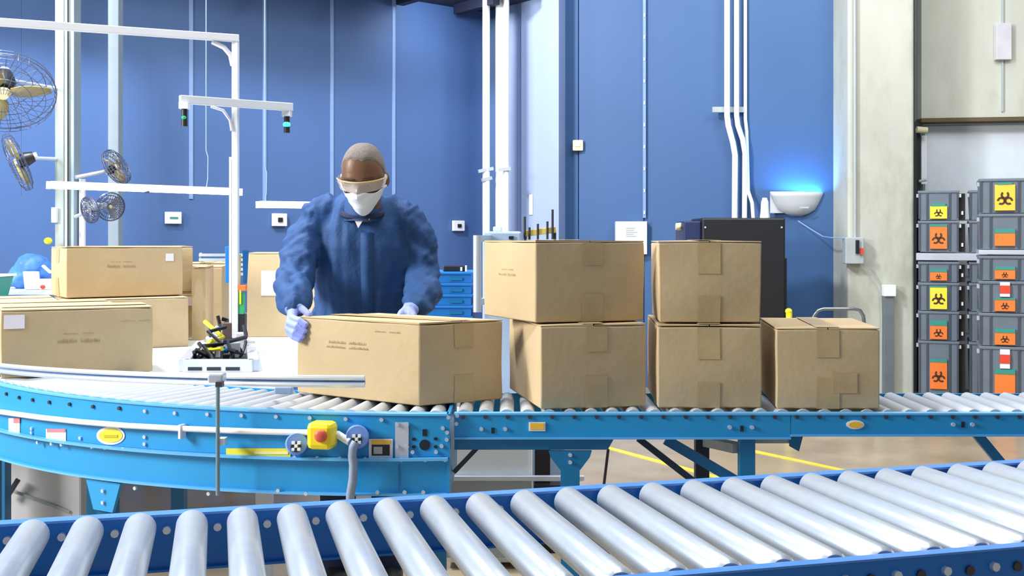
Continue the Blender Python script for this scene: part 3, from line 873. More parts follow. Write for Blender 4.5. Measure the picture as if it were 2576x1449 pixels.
# gantry pole with arm and signal bar
gx, gy = Xp(592, 5.32), 5.32
g = thing('gantry', 'white aluminium gantry pole with a long top arm over the workbench', 'gantry', (gx, gy, 0.85))
zt = Zp(97, gy)
MB().box(gx - .014, gx + .016, gy - .016, gy + .016, .86, zt).build('pole', M_ALUW, g, bevel=.003)
MB().box(gx - .028, gx - .018, gy - .008, gy + .012, .86, Zp(395, gy)).build('cable_duct', M_ALUW, g)
adir = Vector((-0.95, -0.40, 0)).normalized()
e0 = Vector((gx + .016, gy, zt))
MB().bar(e0, e0 + adir * 1.9, .034, .034).build('arm', M_ALUW, g, bevel=.003)
gp = [Vector((gx, gy, zt - .15)) + adir * .0]
crv = [Vector((gx - .012, gy, zt - .13)), Vector((gx - .022, gy - .004, zt - .08)), Vector((gx - .05, gy - .016, zt - .045)), Vector((gx - .10, gy - .04, zt - .022))]
MB().tube(crv, .012, 8).build('gusset', M_ALUW, g, smooth=True)
zc = Zp(256, gy)
c0, c1_ = P(452, 256, 5.13), P(735, 270, 5.44)
c0.z = c1_.z = zc - .012
MB().bar(c0, c1_, .03, .038).build('crossbar', M_ALUW, g, bevel=.003)
mid = c0.lerp(c1_, .45)
crv = [Vector((gx - .012, gy - .02, zc - .14)), Vector((gx - .02, gy - .02, zc - .09)), Vector((gx - .05, gy - .035, zc - .045)), Vector((gx - .1, gy - .06, zc - .03))]
MB().tube(crv, .007, 8).build('gusset', M_ALUW, g, smooth=True)
for p, m_, dz, lab in ((c0 + Vector((.022, -.0, 0)), M_GLEDD, 0, None), (c1_ + Vector((-.026, 0, 0)), M_GLED, .0, None)):
    MB().rbox(p + Vector((0, 0, -.03)), .042, .042, .03).build('lamp_bracket', M_ALUW, g)
    lmp = MB().tube([p + Vector((0, -.0, -.045)), p + Vector((0, 0, -.125))], [.014, .015], 12).build('signal_lamp', M_BLACK, g, smooth=True)
    MB().ball(p + Vector((0, -.006, -.085)), (.019 if m_ is M_GLED else .012, .016, .014 if m_ is M_GLED else .01)).build('green_lens', m_, lmp, smooth=True)

# things strapped around the pole foot
yy = 5.36
tag(MB().box(Xp(566, yy), Xp(580, yy), yy, yy + .05, Zp(712, yy), Zp(620, yy)).build('blue_upright', M_CRATE, bevel=.003), 'blue plastic upright just left of the gantry pole', 'upright')
tag(MB().hexa([P(612, 712, yy), P(622, 712, yy), P(622, 712, yy + .05), P(612, 712, yy + .05), P(610, 630, yy), P(626, 630, yy), P(626, 630, yy + .05), P(610, 630, yy + .05)]).build('blue_upright', M_CRATE),
    'blue plastic upright just right of the gantry pole, wider at the top', 'upright')
tag(MB().tube([P(602, 720, yy - .02), P(604, 640, yy - .02)], .0055, 8).build('yellow_rod', M_RODY, smooth=True), 'thin yellow rod beside the gantry pole', 'rod')
b = thing('control_unit', 'small control unit with a green board and orange top at the pole foot', 'device', P(603, 800, yy - .05))
yv = yy - .05
MB().box(Xp(594, yv), Xp(613, yv), yv, yv + .03, Zp(790, yv), Zp(738, yv)).build('green_board', M_GREENP, b)
MB().box(Xp(596, yv), Xp(619, yv), yv - .004, yv + .03, Zp(732, yv), Zp(717, yv)).build('orange_top', M_ORANGE, b, bevel=.004)
MB().box(Xp(603, yv), Xp(607, yv), yv - .006, yv, Zp(765, yv), Zp(730, yv)).build('yellow_stripe', M_YEL, b)
MB().box(Xp(596, yv), Xp(616, yv), yv, yv + .04, .86, Zp(790, yv)).build('stand', M_BLACK, b)

# slatted rack seen over the row of cartons
yy = 8.35
b = thing('slatted_rack', 'pale slatted rack behind the row of upright cartons', 'rack', (Xp(545, yy), yy, 0))
for py in (640, 652, 664, 676, 688):
    MB().box(Xp(500, yy), Xp(640, yy), yy, yy + .03, Zp(py + 5, yy), Zp(py - 2, yy)).build('slat', M_GREY if py % 24 else M_WHITE, b)
for px in (502, 640):
    MB().box(Xp(px - 3, yy), Xp(px + 3, yy), yy + .03, yy + .06, 0, Zp(636, yy)).build('upright', M_GREY, b)

# ================================================================== cartons
def carton(label, A, u, v, w, d, h, z0, flare=0.0, bulge=0.006, m=None, tape=True, labels=(), prints=(), seed=1, corners=None, group=None, flap=0.012):
    """A = near corner (x, y); u runs along the front face, v runs back along the side."""
    m = m or M_BOX
    A = Vector((A[0], A[1], 0))
    if corners is None:
        u = Vector((u[0], u[1], 0)).normalized() * w
        v = Vector((v[0], v[1], 0)).normalized() * d
    else:
        u, v = corners
    t = thing('cardboard_box', label, 'box', tuple(A + (u + v) / 2 + Vector((0, 0, z0))), group)
    rnd = random.Random(seed)
    N, K = 8, 6
    def pt(a, b, c):                      # a, b, c in 0..1 along u, v, z
        p = A + u * a + v * b
        ctr = A + (u + v) * .5
        k = 4 * c * (1 - c)
        ba = 4 * a * (1 - a)
        bb = 4 * b * (1 - b)
        off = Vector((0, 0, 0))
        un, vn = u.normalized(), v.normalized()
        if b in (0.0, 1.0): off += vn * (bulge * k * ba * (1 if b else -1))
        if a in (0.0, 1.0): off += un * (bulge * k * bb * (1 if a else -1))
        p = ctr + (p - ctr) * (1 + flare * c) + off
        nz = noise.noise(Vector((p.x * 5 + seed * 3.1, p.y * 5, c * h * 5))) * 0.004
        p = p + (p - ctr).normalized() * nz * (0.3 + k)
        p.z = z0 + h * c + (noise.noise(Vector((p.x * 7, p.y * 7, seed * 1.7))) * 0.0035 if c == 1 else 0)
        return p
    mb = MB()
    def grid(fn, n, k):
        vs = [fn(i / n, j / k) for j in range(k + 1) for i in range(n + 1)]
        mb.add(vs, [(j * (n + 1) + i, j * (n + 1) + i + 1, (j + 1) * (n + 1) + i + 1, (j + 1) * (n + 1) + i) for j in range(k) for i in range(n)])
    grid(lambda i, j: pt(i, 0.0, j), N, K)
    grid(lambda i, j: pt(i, 1.0, j), N, K)
    grid(lambda i, j: pt(0.0, i, j), N, K)
    grid(lambda i, j: pt(1.0, i, j), N, K)
    grid(lambda i, j: pt(i, j, 1.0), N, N)
    grid(lambda i, j: pt(i, j, 0.0), N, N)
    me_o = mb.build('body', m, t)
    bm = bmesh.new(); bm.from_mesh(me_o.data)
    bmesh.ops.remove_doubles(bm, verts=bm.verts, dist=0.0008)
    bmesh.ops.recalc_face_normals(bm, faces=bm.faces)
    bm.to_mesh(me_o.data); bm.free()
    me_o.data.shade_smooth(); me_o.data.set_sharp_from_angle(angle=math.radians(40))
    bv = me_o.modifiers.new('bevel', 'BEVEL'); bv.width = 0.004; bv.segments = 2; bv.limit_method = 'ANGLE'; bv.angle_limit = math.radians(50)
    # two closed top flaps with a seam
    ctr = A + (u + v) * .5
    long_u = u.length >= v.length
    for s0, s1 in ((0.0, 0.494), (0.506, 1.0)):
        q = []
        for zz_ in (z0 + h + .0005, z0 + h + .005):
            for a, b in ((0, s0), (1, s0), (1, s1), (0, s1)):
                p = A + (u * a + v * b if long_u else u * b + v * a)
                p = ctr + (p - ctr) * (1 + flare) * 0.996
                p.z = zz_ + rnd.uniform(-.0002, .003)
                q.append(p)
        if not long_u:
            q = [q[0], q[3], q[2], q[1], q[4], q[7], q[6], q[5]]
        MB().hexa(q).build('flap', m, t)
    # tape: over the top seam and down both ends
    def strip(face, c, halfw, f0, f1, off, name, mt, n=5):
        vs = []
        for j in range(n + 1):
            f = f0 + (f1 - f0) * j / n
            for s_ in (-1, 1):
                if face == 'front': p = pt(c + s_ * halfw, 0.0, f); o_ = -v.normalized()
                elif face == 'back': p = pt(c + s_ * halfw, 1.0, f); o_ = v.normalized()
                elif face == 'left': p = pt(0.0, c + s_ * halfw, f); o_ = -u.normalized()
                else: p = pt(1.0, c + s_ * halfw, f); o_ = u.normalized()
                vs.append(p + o_ * off)
        o = MB().add(vs, [(2 * j, 2 * j + 1, 2 * j + 3, 2 * j + 2) for j in range(n)]).build(name, mt, t)
        sd = o.modifiers.new('solid', 'SOLIDIFY'); sd.thickness = 0.0012; sd.offset = 0
        return o
    if tape:
        hw = 0.036
        ends = ('left', 'right') if long_u else ('front', 'back')
        ln = v.length if long_u else u.length
        q = []
        for zz_ in (z0 + h + .0085, z0 + h + .0095):
            for a, b in ((0.01, -1), (.99, -1), (.99, 1), (.01, 1)):
                p = A + ((u * a + v * (.5 + b * hw / ln)) if long_u else (v * a + u * (.5 + b * hw / ln)))
                p.z = zz_
                q.append(p)
        if not long_u:
            q = [q[0], q[3], q[2], q[1], q[4], q[7], q[6], q[5]]
        MB().hexa(q).build('tape', M_TAPE, t)
        for e in ends:
            jt = rnd.uniform(-.01, .03)
            strip(e, .5 + jt, hw / ln, .62 + rnd.uniform(-.05, .1), 1.0, .0016, 'tape', M_TAPE)
            strip(e, .5 + jt, hw / ln, 0.0, .34 + rnd.uniform(-.06, .08), .0016, 'tape', M_TAPE)
    for (face, c, hw_, f0, f1, mt) in labels:
        strip(face, c, hw_, f0, f1, .002, 'shipping_label', mt, 2)
    for (face, c, hw_, f0, f1, sd_) in prints:      # a line of worn lettering, too blurred to read
        r2 = random.Random(sd_)
        vs, fs = [], []
        x = c - hw_
        while x < c + hw_:
            wl = r2.uniform(.005, .011)
            if abs(x - c) < .012:
                x += .012
                continue
            top = f1 if r2.random() < .3 else f1 - (f1 - f0) * .25
            kinds = [(x, x + wl * .35, f0, top), (x, x + wl * .9, f0, f0 + (top - f0) * .28)]
            if r2.random() < .6: kinds.append((x + wl * .55, x + wl * .9, f0, f0 + (top - f0) * .8))
            for (xa, xb, za, zb) in kinds:
                b_ = len(vs)
                for xx, zz_ in ((xa, za), (xb, za), (xb, zb), (xa, zb)):
                    if face == 'front': p = pt(xx, 0.0, zz_) - v.normalized() * .0015
                    else: p = pt(0.0, xx, zz_) - u.normalized() * .0015
                    vs.append(p)
                fs.append((b_, b_ + 1, b_ + 2, b_ + 3))
            x += wl + .003
        MB().add(vs, fs).build('print', M_INK, t)
    return t

Z0 = 0.858
# the box in the worker's hands (a squashed carton standing at the mouth of the bend)
A = Vector((-0.2996, 3.60, 0)); B = Vector((-0.757, 3.924, 0)); C = Vector((-0.0312, 3.762, 0))
carton('cardboard box in the worker\'s hands, turned so two faces show', (A.x, A.y), None, None, 0, 0, .262, Z0, bulge=.004, seed=3,
       corners=(C - A, B - A), prints=(('left', .56, .15, .70, .735, 5), ('left', .56, .17, .64, .67, 6), ('left', .24, .1, .88, .9, 8)))
# lower row on the straight conveyor
carton('lower cardboard box just right of the worker\'s box', (.0908, 3.532), (.342, .07), (-.07, .342), .35, .50, .26, Z0, seed=4, group='cartons on the straight conveyor')
carton('lower cardboard box under the flared upper carton', (.467, 3.565), (.99, 0.0), (.05, 1), .331, .46, .259, Z0, seed=5, group='cartons on the straight conveyor')
carton('rightmost cardboard box, last on the straight conveyor', (.843, 3.55), (.993, -.03), (.11, 1), .327, .46, .25, Z0, seed=6, group='cartons on the straight conveyor',
       labels=(('front', .66, .12, .2, .46, M_TAPE),))
ZU = Z0 + .26 + .011
A = Vector((.0754, 3.58, 0)); B = Vector((-.0985, 3.938, 0)); C = Vector((.4364, 3.68, 0))
carton('upper cardboard box turned with a printed side, on top of the lower row', (A.x, A.y), None, None, 0, 0, .258, ZU, seed=7, bulge=.008,
       corners=(C - A, B - A), prints=(('left', .48, .16, .57, .6, 9), ('left', .48, .12, .64, .66, 10)), group='cartons on the straight conveyor')
carton('upper cardboard box with a flared creased top, in front of the black cabinet', (.477, 3.60), (1, -.01), (.07, 1), .325, .42, .257, ZU, seed=8, flare=.025, bulge=.008, group='cartons on the straight conveyor')
# left-hand cartons (standing at 27 degrees)
E1 = Vector((.89, .456, 0)); E2 = Vector((-.456, .89, 0))
def at_e(a, b):
    return E1 * a + E2 * b
carton('long cardboard box with a white label at the front left, behind the guide rail', (-1.978, 4.307), (.9, .434), (-.434, .9), .565, .34, .258, Z0, seed=11, bulge=.003,
       labels=(('front', .085, .065, .74, .95, M_PAPER),), prints=(('front', .50, .14, .50, .56, 21), ('front', .50, .1, .63, .65, 22), ('front', .88, .1, .80, .815, 23)), tape=True)
p = at_e(.21, 5.454)
carton('pale-topped cardboard box behind the long box, at the left edge of the pile', (p.x, p.y), E1, E2, .5, .32, .245, .851, seed=12, bulge=.003, m=M_BOX)
p = at_e(.518, 5.80)
carton('lower cardboard box of the pile, carrying the labelled upper box', (p.x, p.y), E1, E2, .6, .40, .245, .851, seed=13, bulge=.003)
p = at_e(-.12, 5.80)
carton('cardboard box at the back left of the pile, its pale top showing', (p.x, p.y), E1, E2, .62, .5, .245, .851, seed=14, bulge=.003)
p = at_e(.545, 5.87)
carton('upper cardboard box of the left pile with a small white label and print', (p.x, p.y), (.83, .56), (-.56, .83), .575, .34, .245, .851 + .245 + .011, seed=15, bulge=.003,
       labels=(('front', .885, .035, .72, .88, M_PAPER),), prints=(('front', .46, .12, .60, .66, 31), ('front', .46, .09, .71, .73, 32)))
p = at_e(.64, 6.30)
carton('lower cardboard box tucked behind the pile, its lilac label showing', (p.x, p.y), E1, E2, .60, .36, .245, .851, seed=16, bulge=.003, labels=(('front', .965, .03, .72, .92, M_PAPER),))
carton('upper cardboard box tucked behind the pile', (p.x, p.y), E1, E2, .60, .36, .245, .851 + .254, seed=17, bulge=.003)
# row of upright cartons running back
x0, y0 = -1.655, 6.02
for i in range(4):
    d_ = Vector((-.172, .985, 0))
    q = Vector((x0, y0, 0)) + d_ * (.49 * i) + Vector((0, .18 if i else 0, 0))
    w_ = .075 if i == 0 else .30
    nm = ['nearest', 'second', 'third', 'farthest'][i]
    # near right corner at q : front face runs left from it
    Aq = q + Vector((-.985, -.172, 0)) * w_
    carton(nm + ' upright cardboard box in the row running back beside the pole', (Aq.x, Aq.y), (.985, .172), (-.172, .985), w_, .45, .385 - .01 * (i % 2), .851, seed=20 + i, bulge=.004, group='upright cartons running back')
carton('upright cardboard box with a paper label behind the worker\'s elbow', (Xp(627, 6.26), 6.2), (1, .05), (-.05, 1), .42, .38, .462, .851, seed=30, bulge=.006,
       labels=(('front', .30, .11, .50, .80, M_PAPER),))

# ---- blue trays on a cart behind the worker
b = thing('tray_cart', 'plain grey cart under the stack of blue trays', 'cart', (-.36, 5.5, 0))
MB().box(-.58, -.17, 5.32, 5.72, .94, .97).build('deck', M_GREY, b)
for x in (-.55, -.2):
    for y in (5.35, 5.69):
        MB().box(x - .015, x + .015, y - .015, y + .015, .1, .94).build('leg', M_GREY, b)
        MB().tube([(x - .015, y, .05), (x + .015, y, .05)], .05, 12).build('wheel', M_BLACK, b, smooth=True)
trayn = ['lowest', 'second', 'third', 'fourth', 'topmost']
for i in range(5):
    zb_ = .971 + i * .054
    b = thing('blue_tray', trayn[i] + ' blue plastic tray of the stack behind the worker', 'tray', (-.36, 5.5, zb_), 'blue trays in a stack')
    x0_, x1_ = -.55, Xp(1189, 5.34)
    MB().box(x0_ + .008, x1_ - .008, 5.348, 5.70, zb_, zb_ + .044).build('body', M_CRATE, b)
    MB().box(x0_, x1_, 5.34, 5.71, zb_ + .040, zb_ + .0525).build('rim', M_CRATE, b, bevel=.003)
    MB().box(x1_ - .11, x1_ - .05, 5.342, 5.35, zb_ + .012, zb_ + .026).build('grip', M_TEAL, b)
b = thing('black_scanner', 'dark handset lying on top of the blue trays', 'device', (-.27, 5.45, 1.24))
MB().box(Xp(1114, 5.4), Xp(1172, 5.4), 5.4, 5.48, 1.2405, Zp(668, 5.4)).build('body', M_BLACK, b, bevel=.006)
MB().box(Xp(1158, 5.4), Xp(1163, 5.4), 5.394, 5.40, 1.243, Zp(672, 5.4)).build('button', M_WHITE, b)
MB().box(Xp(1170, 5.4), Xp(1174, 5.4), 5.395, 5.43, 1.2405, Zp(668, 5.4)).build('tip', M_WHITE, b)

# ---- pale machine, its column, the rack of rods
ym = 5.3
b = thing('pale_machine', 'pale blue machine with a grey column behind the upper cartons', 'machine', (Xp(1300, ym), ym, 0))
MB().box(Xp(1214, ym), Xp(1312, ym), ym, ym + .45, 0, Zp(582, ym)).build('body', M_PALEM, b, bevel=.01)
MB().box(Xp(1312, ym), Xp(1420, ym), ym, ym + .45, 0, Zp(606, ym)).build('side_deck', M_PALEM, b, bevel=.01)
MB().box(Xp(1240, ym), Xp(1262, ym), ym + .05, ym + .2, Zp(582, ym), Zp(570, ym)).build('cap', M_ALUW, b, bevel=.004)
MB().box(Xp(1280, ym), Xp(1292, ym), ym - .01, ym, Zp(602, ym), Zp(594, ym)).build('button', M_BLACK, b)
yv = ym - .12
MB().tube([(Xp(1201, yv), yv, Zp(785, yv)), (Xp(1201, yv), yv, Zp(592, yv))], .02, 14).build('column', M_ALU, b, smooth=True)
MB().bar((Xp(1201, yv), yv, Zp(600, yv)), (Xp(1230, yv), ym + .02, Zp(600, yv)), .03).build('bracket', M_ALU, b)
MB().bar((Xp(1201, yv), yv, Zp(760, yv)), (Xp(1230, yv), ym + .02, Zp(760, yv)), .03).build('bracket', M_ALU, b)
b = thing('rod_rack', 'yellow rack holding black rods above the upper carton', 'rack', (Xp(1355, ym), ym + .1, Zp(606, ym)))
yr = ym + .1
MB().bar(P(1318, 588, yr), P(1398, 578, yr), .03, .03).build('holder', M_RODY, b, bevel=.003)
for px in (1322, 1396):
    MB().box(Xp(px - 3, yr), Xp(px + 3, yr), yr - .01, yr + .01, Zp(606, ym), Zp(582, yr)).build('foot', M_BLACK, b)
for px, t0, t1 in ((1320, 545, 600), (1332, 572, 604), (1353, 563, 604), (1377, 557, 602), (1390, 527, 602)):
    MB().tube([P(px, t1, yr - .02), P(px, t0, yr - .02)], .0055, 8).build('rod', M_BLACK, b, smooth=True)

# ================================================================== bend conveyor
bc = thing('bend_conveyor', 'bright blue curved conveyor bend with a yellow stop button', 'conveyor', (-.9, 3.9, 0))
A0, A1 = 0.0, 51.5
def sweep(r0, r1, z0, z1, a0=A0, a1=A1, n=36, drop=0.0, d0=None):
    m = MB()
    vs = []
    for i in range(n + 1):
        a = a0 + (a1 - a0) * i / n
        k = max(0, a) / 50.0
        zz0 = z0 - drop * k
        zz1 = z1 - (drop if d0 is None else d0) * k
        for r, z in ((r0, zz0), (r1, zz0), (r1, zz1), (r0, zz1)):
            vs.append(AP(r, a, z))
    fs = []
    for i in range(n):
        for k in range(4):
            k2 = (k + 1) % 4
            fs.append((4 * i + k, 4 * i + k2, 4 * i + 4 + k2, 4 * i + 4 + k))
    fs += [(0, 1, 2, 3), (4 * n + 3, 4 * n + 2, 4 * n + 1, 4 * n)]
    m.add(vs, fs)
    return m
R = 2.45
sweep(R - .012, R, .718, .846, drop=.034, d0=0).build('side_panel', M_CYAN, bc, smooth=True)
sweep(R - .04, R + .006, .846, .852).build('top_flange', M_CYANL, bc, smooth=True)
sweep(R - .012, R + .022, .709, .717, drop=.034).build('ledge', M_CYANL, bc, smooth=True)
sweep(R - .022, R - .008, .604, .709, drop=.032, d0=.034).build('lower_panel', M_CYAN, bc, smooth=True)
sweep(R - .03, R + .008, .597, .604, drop=.032).build('bottom_flange', M_CYANL, bc, smooth=True)
sweep(1.99, 2.005, .72, .852).build('inner_panel', M_CYAN, bc, smooth=True)
sweep(1.98, R - .03, .69, .70, drop=.02).build('under_pan', M_TEAL, bc)
# bed of rollers
rm = MB().tube([(0, -.2, 0), (0, .2, 0)], [.026, .022], 14).mesh('bend_roller', smooth=True)
rm.materials.append(M_ROLL2)
a = A0 + 1.0
while a < A1 - 1:
    p = AP(2.22, a, .832)
    inst('roller', rm, bc, p, (0, 0, -math.radians(a)))
    a += 1.6
# end plate with hole and bolts
xe = AP(R, A0).x
MB().box(xe - .004, xe + .006, 3.478, 3.93, .60, .852).build('end_plate', M_CYAN, bc)
def onpanel(px, py, off=0.0, lower=False):
    """point on the outside of the bend seen at this pixel"""
    rr = R + off
    k = (px - CX) / F
    # solve |(kY - ax, Y - ay)| = rr for the nearer Y
    aa = k * k + 1
    bb = -2 * (k * ARC[0] + ARC[1])
    cc = ARC[0] ** 2 + ARC[1] ** 2 - rr * rr
    Y = (-bb - math.sqrt(max(0, bb * bb - 4 * aa * cc))) / (2 * aa)
    p = Vector((k * Y, Y, Zp(py, Y)))
    ang = math.degrees(math.atan2(ARC[0] - p.x, ARC[1] - p.y))
    return p, math.radians(-ang)
def bolt(px, py, off=.003, dark=False):
    p, rz = onpanel(px, py, off)
    inst('bolt', BOLTD if dark else BOLT, bc, p, (0, 0, rz))
for px, py in ((16, 991), (48, 1000), (82, 1006), (124, 1012), (175, 1017), (234, 1023), (300, 1027)):
    bolt(px, py, dark=True)
for px, py in ((365, 1034), (440, 1039), (522, 1042), (608, 1045), (695, 1048), (780, 1051), (870, 1054), (960, 1056)):
    bolt(px, py)
for px, py in ((80, 1078), (80, 1088), (202, 1102), (364, 1099), (364, 1117), (560, 1108), (1128, 1050), (1114, 1077), (1125, 1088), (1124, 1106), (1111, 1122), (1038, 1137), (1097, 1137)):
    bolt(px, py)
for px in (95, 130, 155, 232, 265, 310, 742, 798, 855, 918, 960, 1010, 1070, 1120):
    k = px / 1130
    bolt(px, 1156 - (1 - k) ** 2 * 52 + 1, .012)
for px, py in ((700, 1232), (770, 1240), (950, 1236), (1018, 1236), (1065, 1236), (340, 1226), (525, 1240)):
    bolt(px, py + 2, .004)
def sticker(px0, px1, py0, py1, m_, name='sticker', off=.002, parent=None, n=3, oval=False):
    vs, fs = [], []
    if oval:
        cxp, cyp, rx, ry = (px0 + px1) / 2, (py0 + py1) / 2, (px1 - px0) / 2, (py1 - py0) / 2
        ring = [onpanel(cxp + rx * math.cos(2 * PI * k / 24), cyp + ry * math.sin(2 * PI * k / 24), off)[0] for k in range(24)]
        vs, fs = ring, [tuple(range(24))]
    else:
        for i in range(n + 1):
            px = px0 + (px1 - px0) * i / n
            vs += [onpanel(px, py0, off)[0], onpanel(px, py1, off)[0]]
        fs = [(2 * i, 2 * i + 1, 2 * i + 3, 2 * i + 2) for i in range(n)]
    o = MB().add(vs, fs).build(name, m_, parent or bc)
    sd = o.modifiers.new('solid', 'SOLIDIFY'); sd.thickness = .0015; sd.offset = 0
    return o
ov = sticker(243, 314, 1073, 1119, M_PAPER, 'oval_badge', oval=True)
sticker(249, 308, 1079, 1113, M_YELST, 'yellow_face', .004, ov, oval=True)
sticker(262, 296, 1094, 1101, mat('badge_olive', (190, 170, 30), 0.5), 'badge_lettering', .0055, ov)
lb = sticker(116, 166, 1079, 1110, M_LABELW, 'warning_label')
sticker(118, 164, 1079, 1087, mat('label_pink', (226, 120, 130), 0.5), 'label_band', .004, lb)
lb = sticker(22, 50, 1052, 1090, M_LABELW, 'warning_label')
sticker(34, 50, 1052, 1064, mat('label_pink', (226, 120, 130), 0.5), 'label_band', .004, lb)
lb = sticker(569, 731, 1128, 1150, M_YELST, 'yellow_strip_label')
sticker(640, 725, 1136, 1143, mat('strip_cream', (246, 236, 160), 0.5), 'strip_lettering', .004, lb)
lb = sticker(928, 988, 1104, 1152, M_LABELW, 'danger_label', .004)
sticker(935, 982, 1107, 1117, M_AMBER, 'amber_band', .006, lb)
sticker(935, 980, 1119, 1146, M_BLACK, 'black_field', .006, lb)
sticker(940, 962, 1124, 1142, M_GREY, 'pictogram', .0075, lb)
gp_ = sticker(994, 1028, 1062, 1157, M_ALU, 'cover_plate', .004)
for px, py in ((999, 1068), (1024, 1068), (999, 1124), (1024, 1124)):
    bolt(px, py, .008)
sticker(1055, 1082, 1106, 1133, M_HOLE, 'shaft_hole', .0015, oval=True)
sticker(1063, 1074, 1080, 1097, M_HOLE, 'slot_hole', .0015)
for px, py in ((1041, 1105), (1096, 1104), (1041, 1124), (1096, 1124)):
    sticker(px - 5, px + 5, py - 4, py + 4, M_HOLE, 'small_hole', .0015, oval=True)
sticker(1003, 1005, 1168, 1236, M_TEAL, 'joint_line', -.004)
# white pull cord tube along the side
pts = [onpanel(px, py, .022)[0] for px, py in ((-60, 1026), (0, 1036), (100, 1050), (200, 1061), (320, 1071), (450, 1078), (600, 1084), (700, 1087), (776, 1088))]
MB().tube(pts, .0095, 10).build('cord_tube', M_WHITE, bc, smooth=True)
for px, py in ((458, 1085),):
    p, rz = onpanel(px, py, .02)
    MB().rbox(p, .008, .03, .045, rz).build('tube_clip', M_WHITE, bc)
# emergency stop station
p, rz = onpanel(811, 1094, .05)
es = MB().rbox(p, .084, .07, .084, rz).build('stop_box', M_ESTOP, bc, bevel=.016)
q, _ = onpanel(806, 1097, .092)
q0, _ = onpanel(808, 1097, .082)
MB().tube([q0, q], [.02, .019], 16).ball(q, (.019, .008, .019)).build('red_button', M_PINK, es, smooth=True)
for px, py, r_ in ((747, 1116, .037), (899, 1099, .039)):
    p, rz = onpanel(px, py, .003)
    p2, _ = onpanel(px, py, .045)
    k_ = MB().tube([p, p2], [r_, r_ * .86], 20).build('round_housing', M_LAV, bc, smooth=True)
    p3, _ = onpanel(px - 2, py + 8, .0452)
    p4, _ = onpanel(px - 2, py + 8, .05)
    MB().tube([p3, p4], r_ * .45, 12).build('dark_recess', M_BOLTD, k_)
    for dx, dy in ((-7, -2), (7, -2), (-7, 14), (7, 14), (0, 6)):
        p5, rz = onpanel(px - 2 + dx, py + dy, .053)
        MB().rbox(p5, .009, .008, .009, rz).build('terminal', M_WHITE, k_)
pa_, _ = onpanel(848, 1092, .03); pb_, _ = onpanel(880, 1112, .05)
MB().tube([pa_, pb_], .012, 10).build('cord_joint', M_WHITE, bc, smooth=True)
pts = [onpanel(px, py, o_)[0] for px, py, o_ in ((895, 1112, .055), (888, 1125, .06), (886, 1145, .055), (889, 1170, .05), (888, 1205, .045), (882, 1240, .03), (880, 1275, .0))]
MB().tube(pts, .0135, 10).build('grey_hose', M_HOSE, bc, smooth=True)
# support gusset, leg and braces
p, rz = onpanel(262, 1240, -.012)
gm = MB()
w_t, w_b = .17, .07
z_t, z_b = .572, .47
Rm = Matrix.Rotation(rz, 3, 'Z')
quad = []
for yo in (-.006, .006):
    for (x, z) in ((-w_t / 2, z_t), (w_t / 2, z_t), (w_b / 2 + .012, z_b), (-w_b / 2 - .012, z_b)):
        v_ = Rm @ Vector((x, yo, 0)); quad.append((p.x + v_.x, p.y + v_.y, z))
gm.hexa(quad).build('gusset', M_CYAN, bc)
for dz in (.54, .50):
    inst('bolt', BOLT, bc, (p.x, p.y - .012, dz), (0, 0, rz))
for (q, w_, h_) in ((AP(2.42, 50), .035, .57), (AP(2.0, 50), .035, .72), (Vector((p.x, p.y + .035, 0)), .03, .50), (Vector((Xp(450, 4.2), 4.2, 0)), .024, .69), (Vector((-.26, 3.9, 0)), .03, .69)):
    MB().box(q.x - w_, q.x + w_, q.y - .02, q.y + .03, 0, h_).build('leg', M_TEAL, bc)

# guide rail over the bend
gr = thing('guide_rail', 'curved aluminium guide rail on a thin post over the conveyor bend', 'rail', (-.9, 3.5, 0))
def rail_pts(dz, r):
    out = []
    for i in range(26):
        a = 6.3 + (50 - 6.3) * i / 25
        z = .950 - .012 * (a / 44) - .03 * (a / 44) ** 2
        out.append(AP(r, a, z + dz))
    return out
MB().tube(rail_pts(.011, 2.424), .0085, 8).build('upper_bead', M_ALU, gr, smooth=True)
MB().tube(rail_pts(-.011, 2.424), .0085, 8).build('lower_bead', M_ALU, gr, smooth=True)
MB().tube(rail_pts(0, 2.418), [(.004, .012)] * 26, 8).build('web', mat('rail_web_blue', (88, 130, 190), 0.3, 0.3), gr, smooth=True)
yq = 3.515
MB().tube([(Xp(548, yq), yq, Zp(1246, yq)), (Xp(548, yq), yq, Zp(962, yq))], .0065, 10).build('post', mat('post_grey_green', (126, 156, 164), 0.35, 0.4), gr, smooth=True)
MB().rbox((Xp(540, yq), yq + .03, Zp(953, yq)), .05, .05, .03).build('clamp', M_ALU, gr, bevel=.006)
MB().rbox((Xp(553, yq), yq, Zp(966, yq)), .02, .03, .016).build('clamp_screw', M_BOLTD, gr)
MB().rbox((Xp(556, yq), yq + .02, Zp(1112, yq)), .022, .04, .02).build('post_clamp', M_ALU, gr)
MB().box(Xp(690, 3.72), Xp(735, 3.72), 3.72, 3.75, Zp(992, 3.72), Zp(974, 3.72)).build('end_bracket', M_HOSE, gr, bevel=.004)

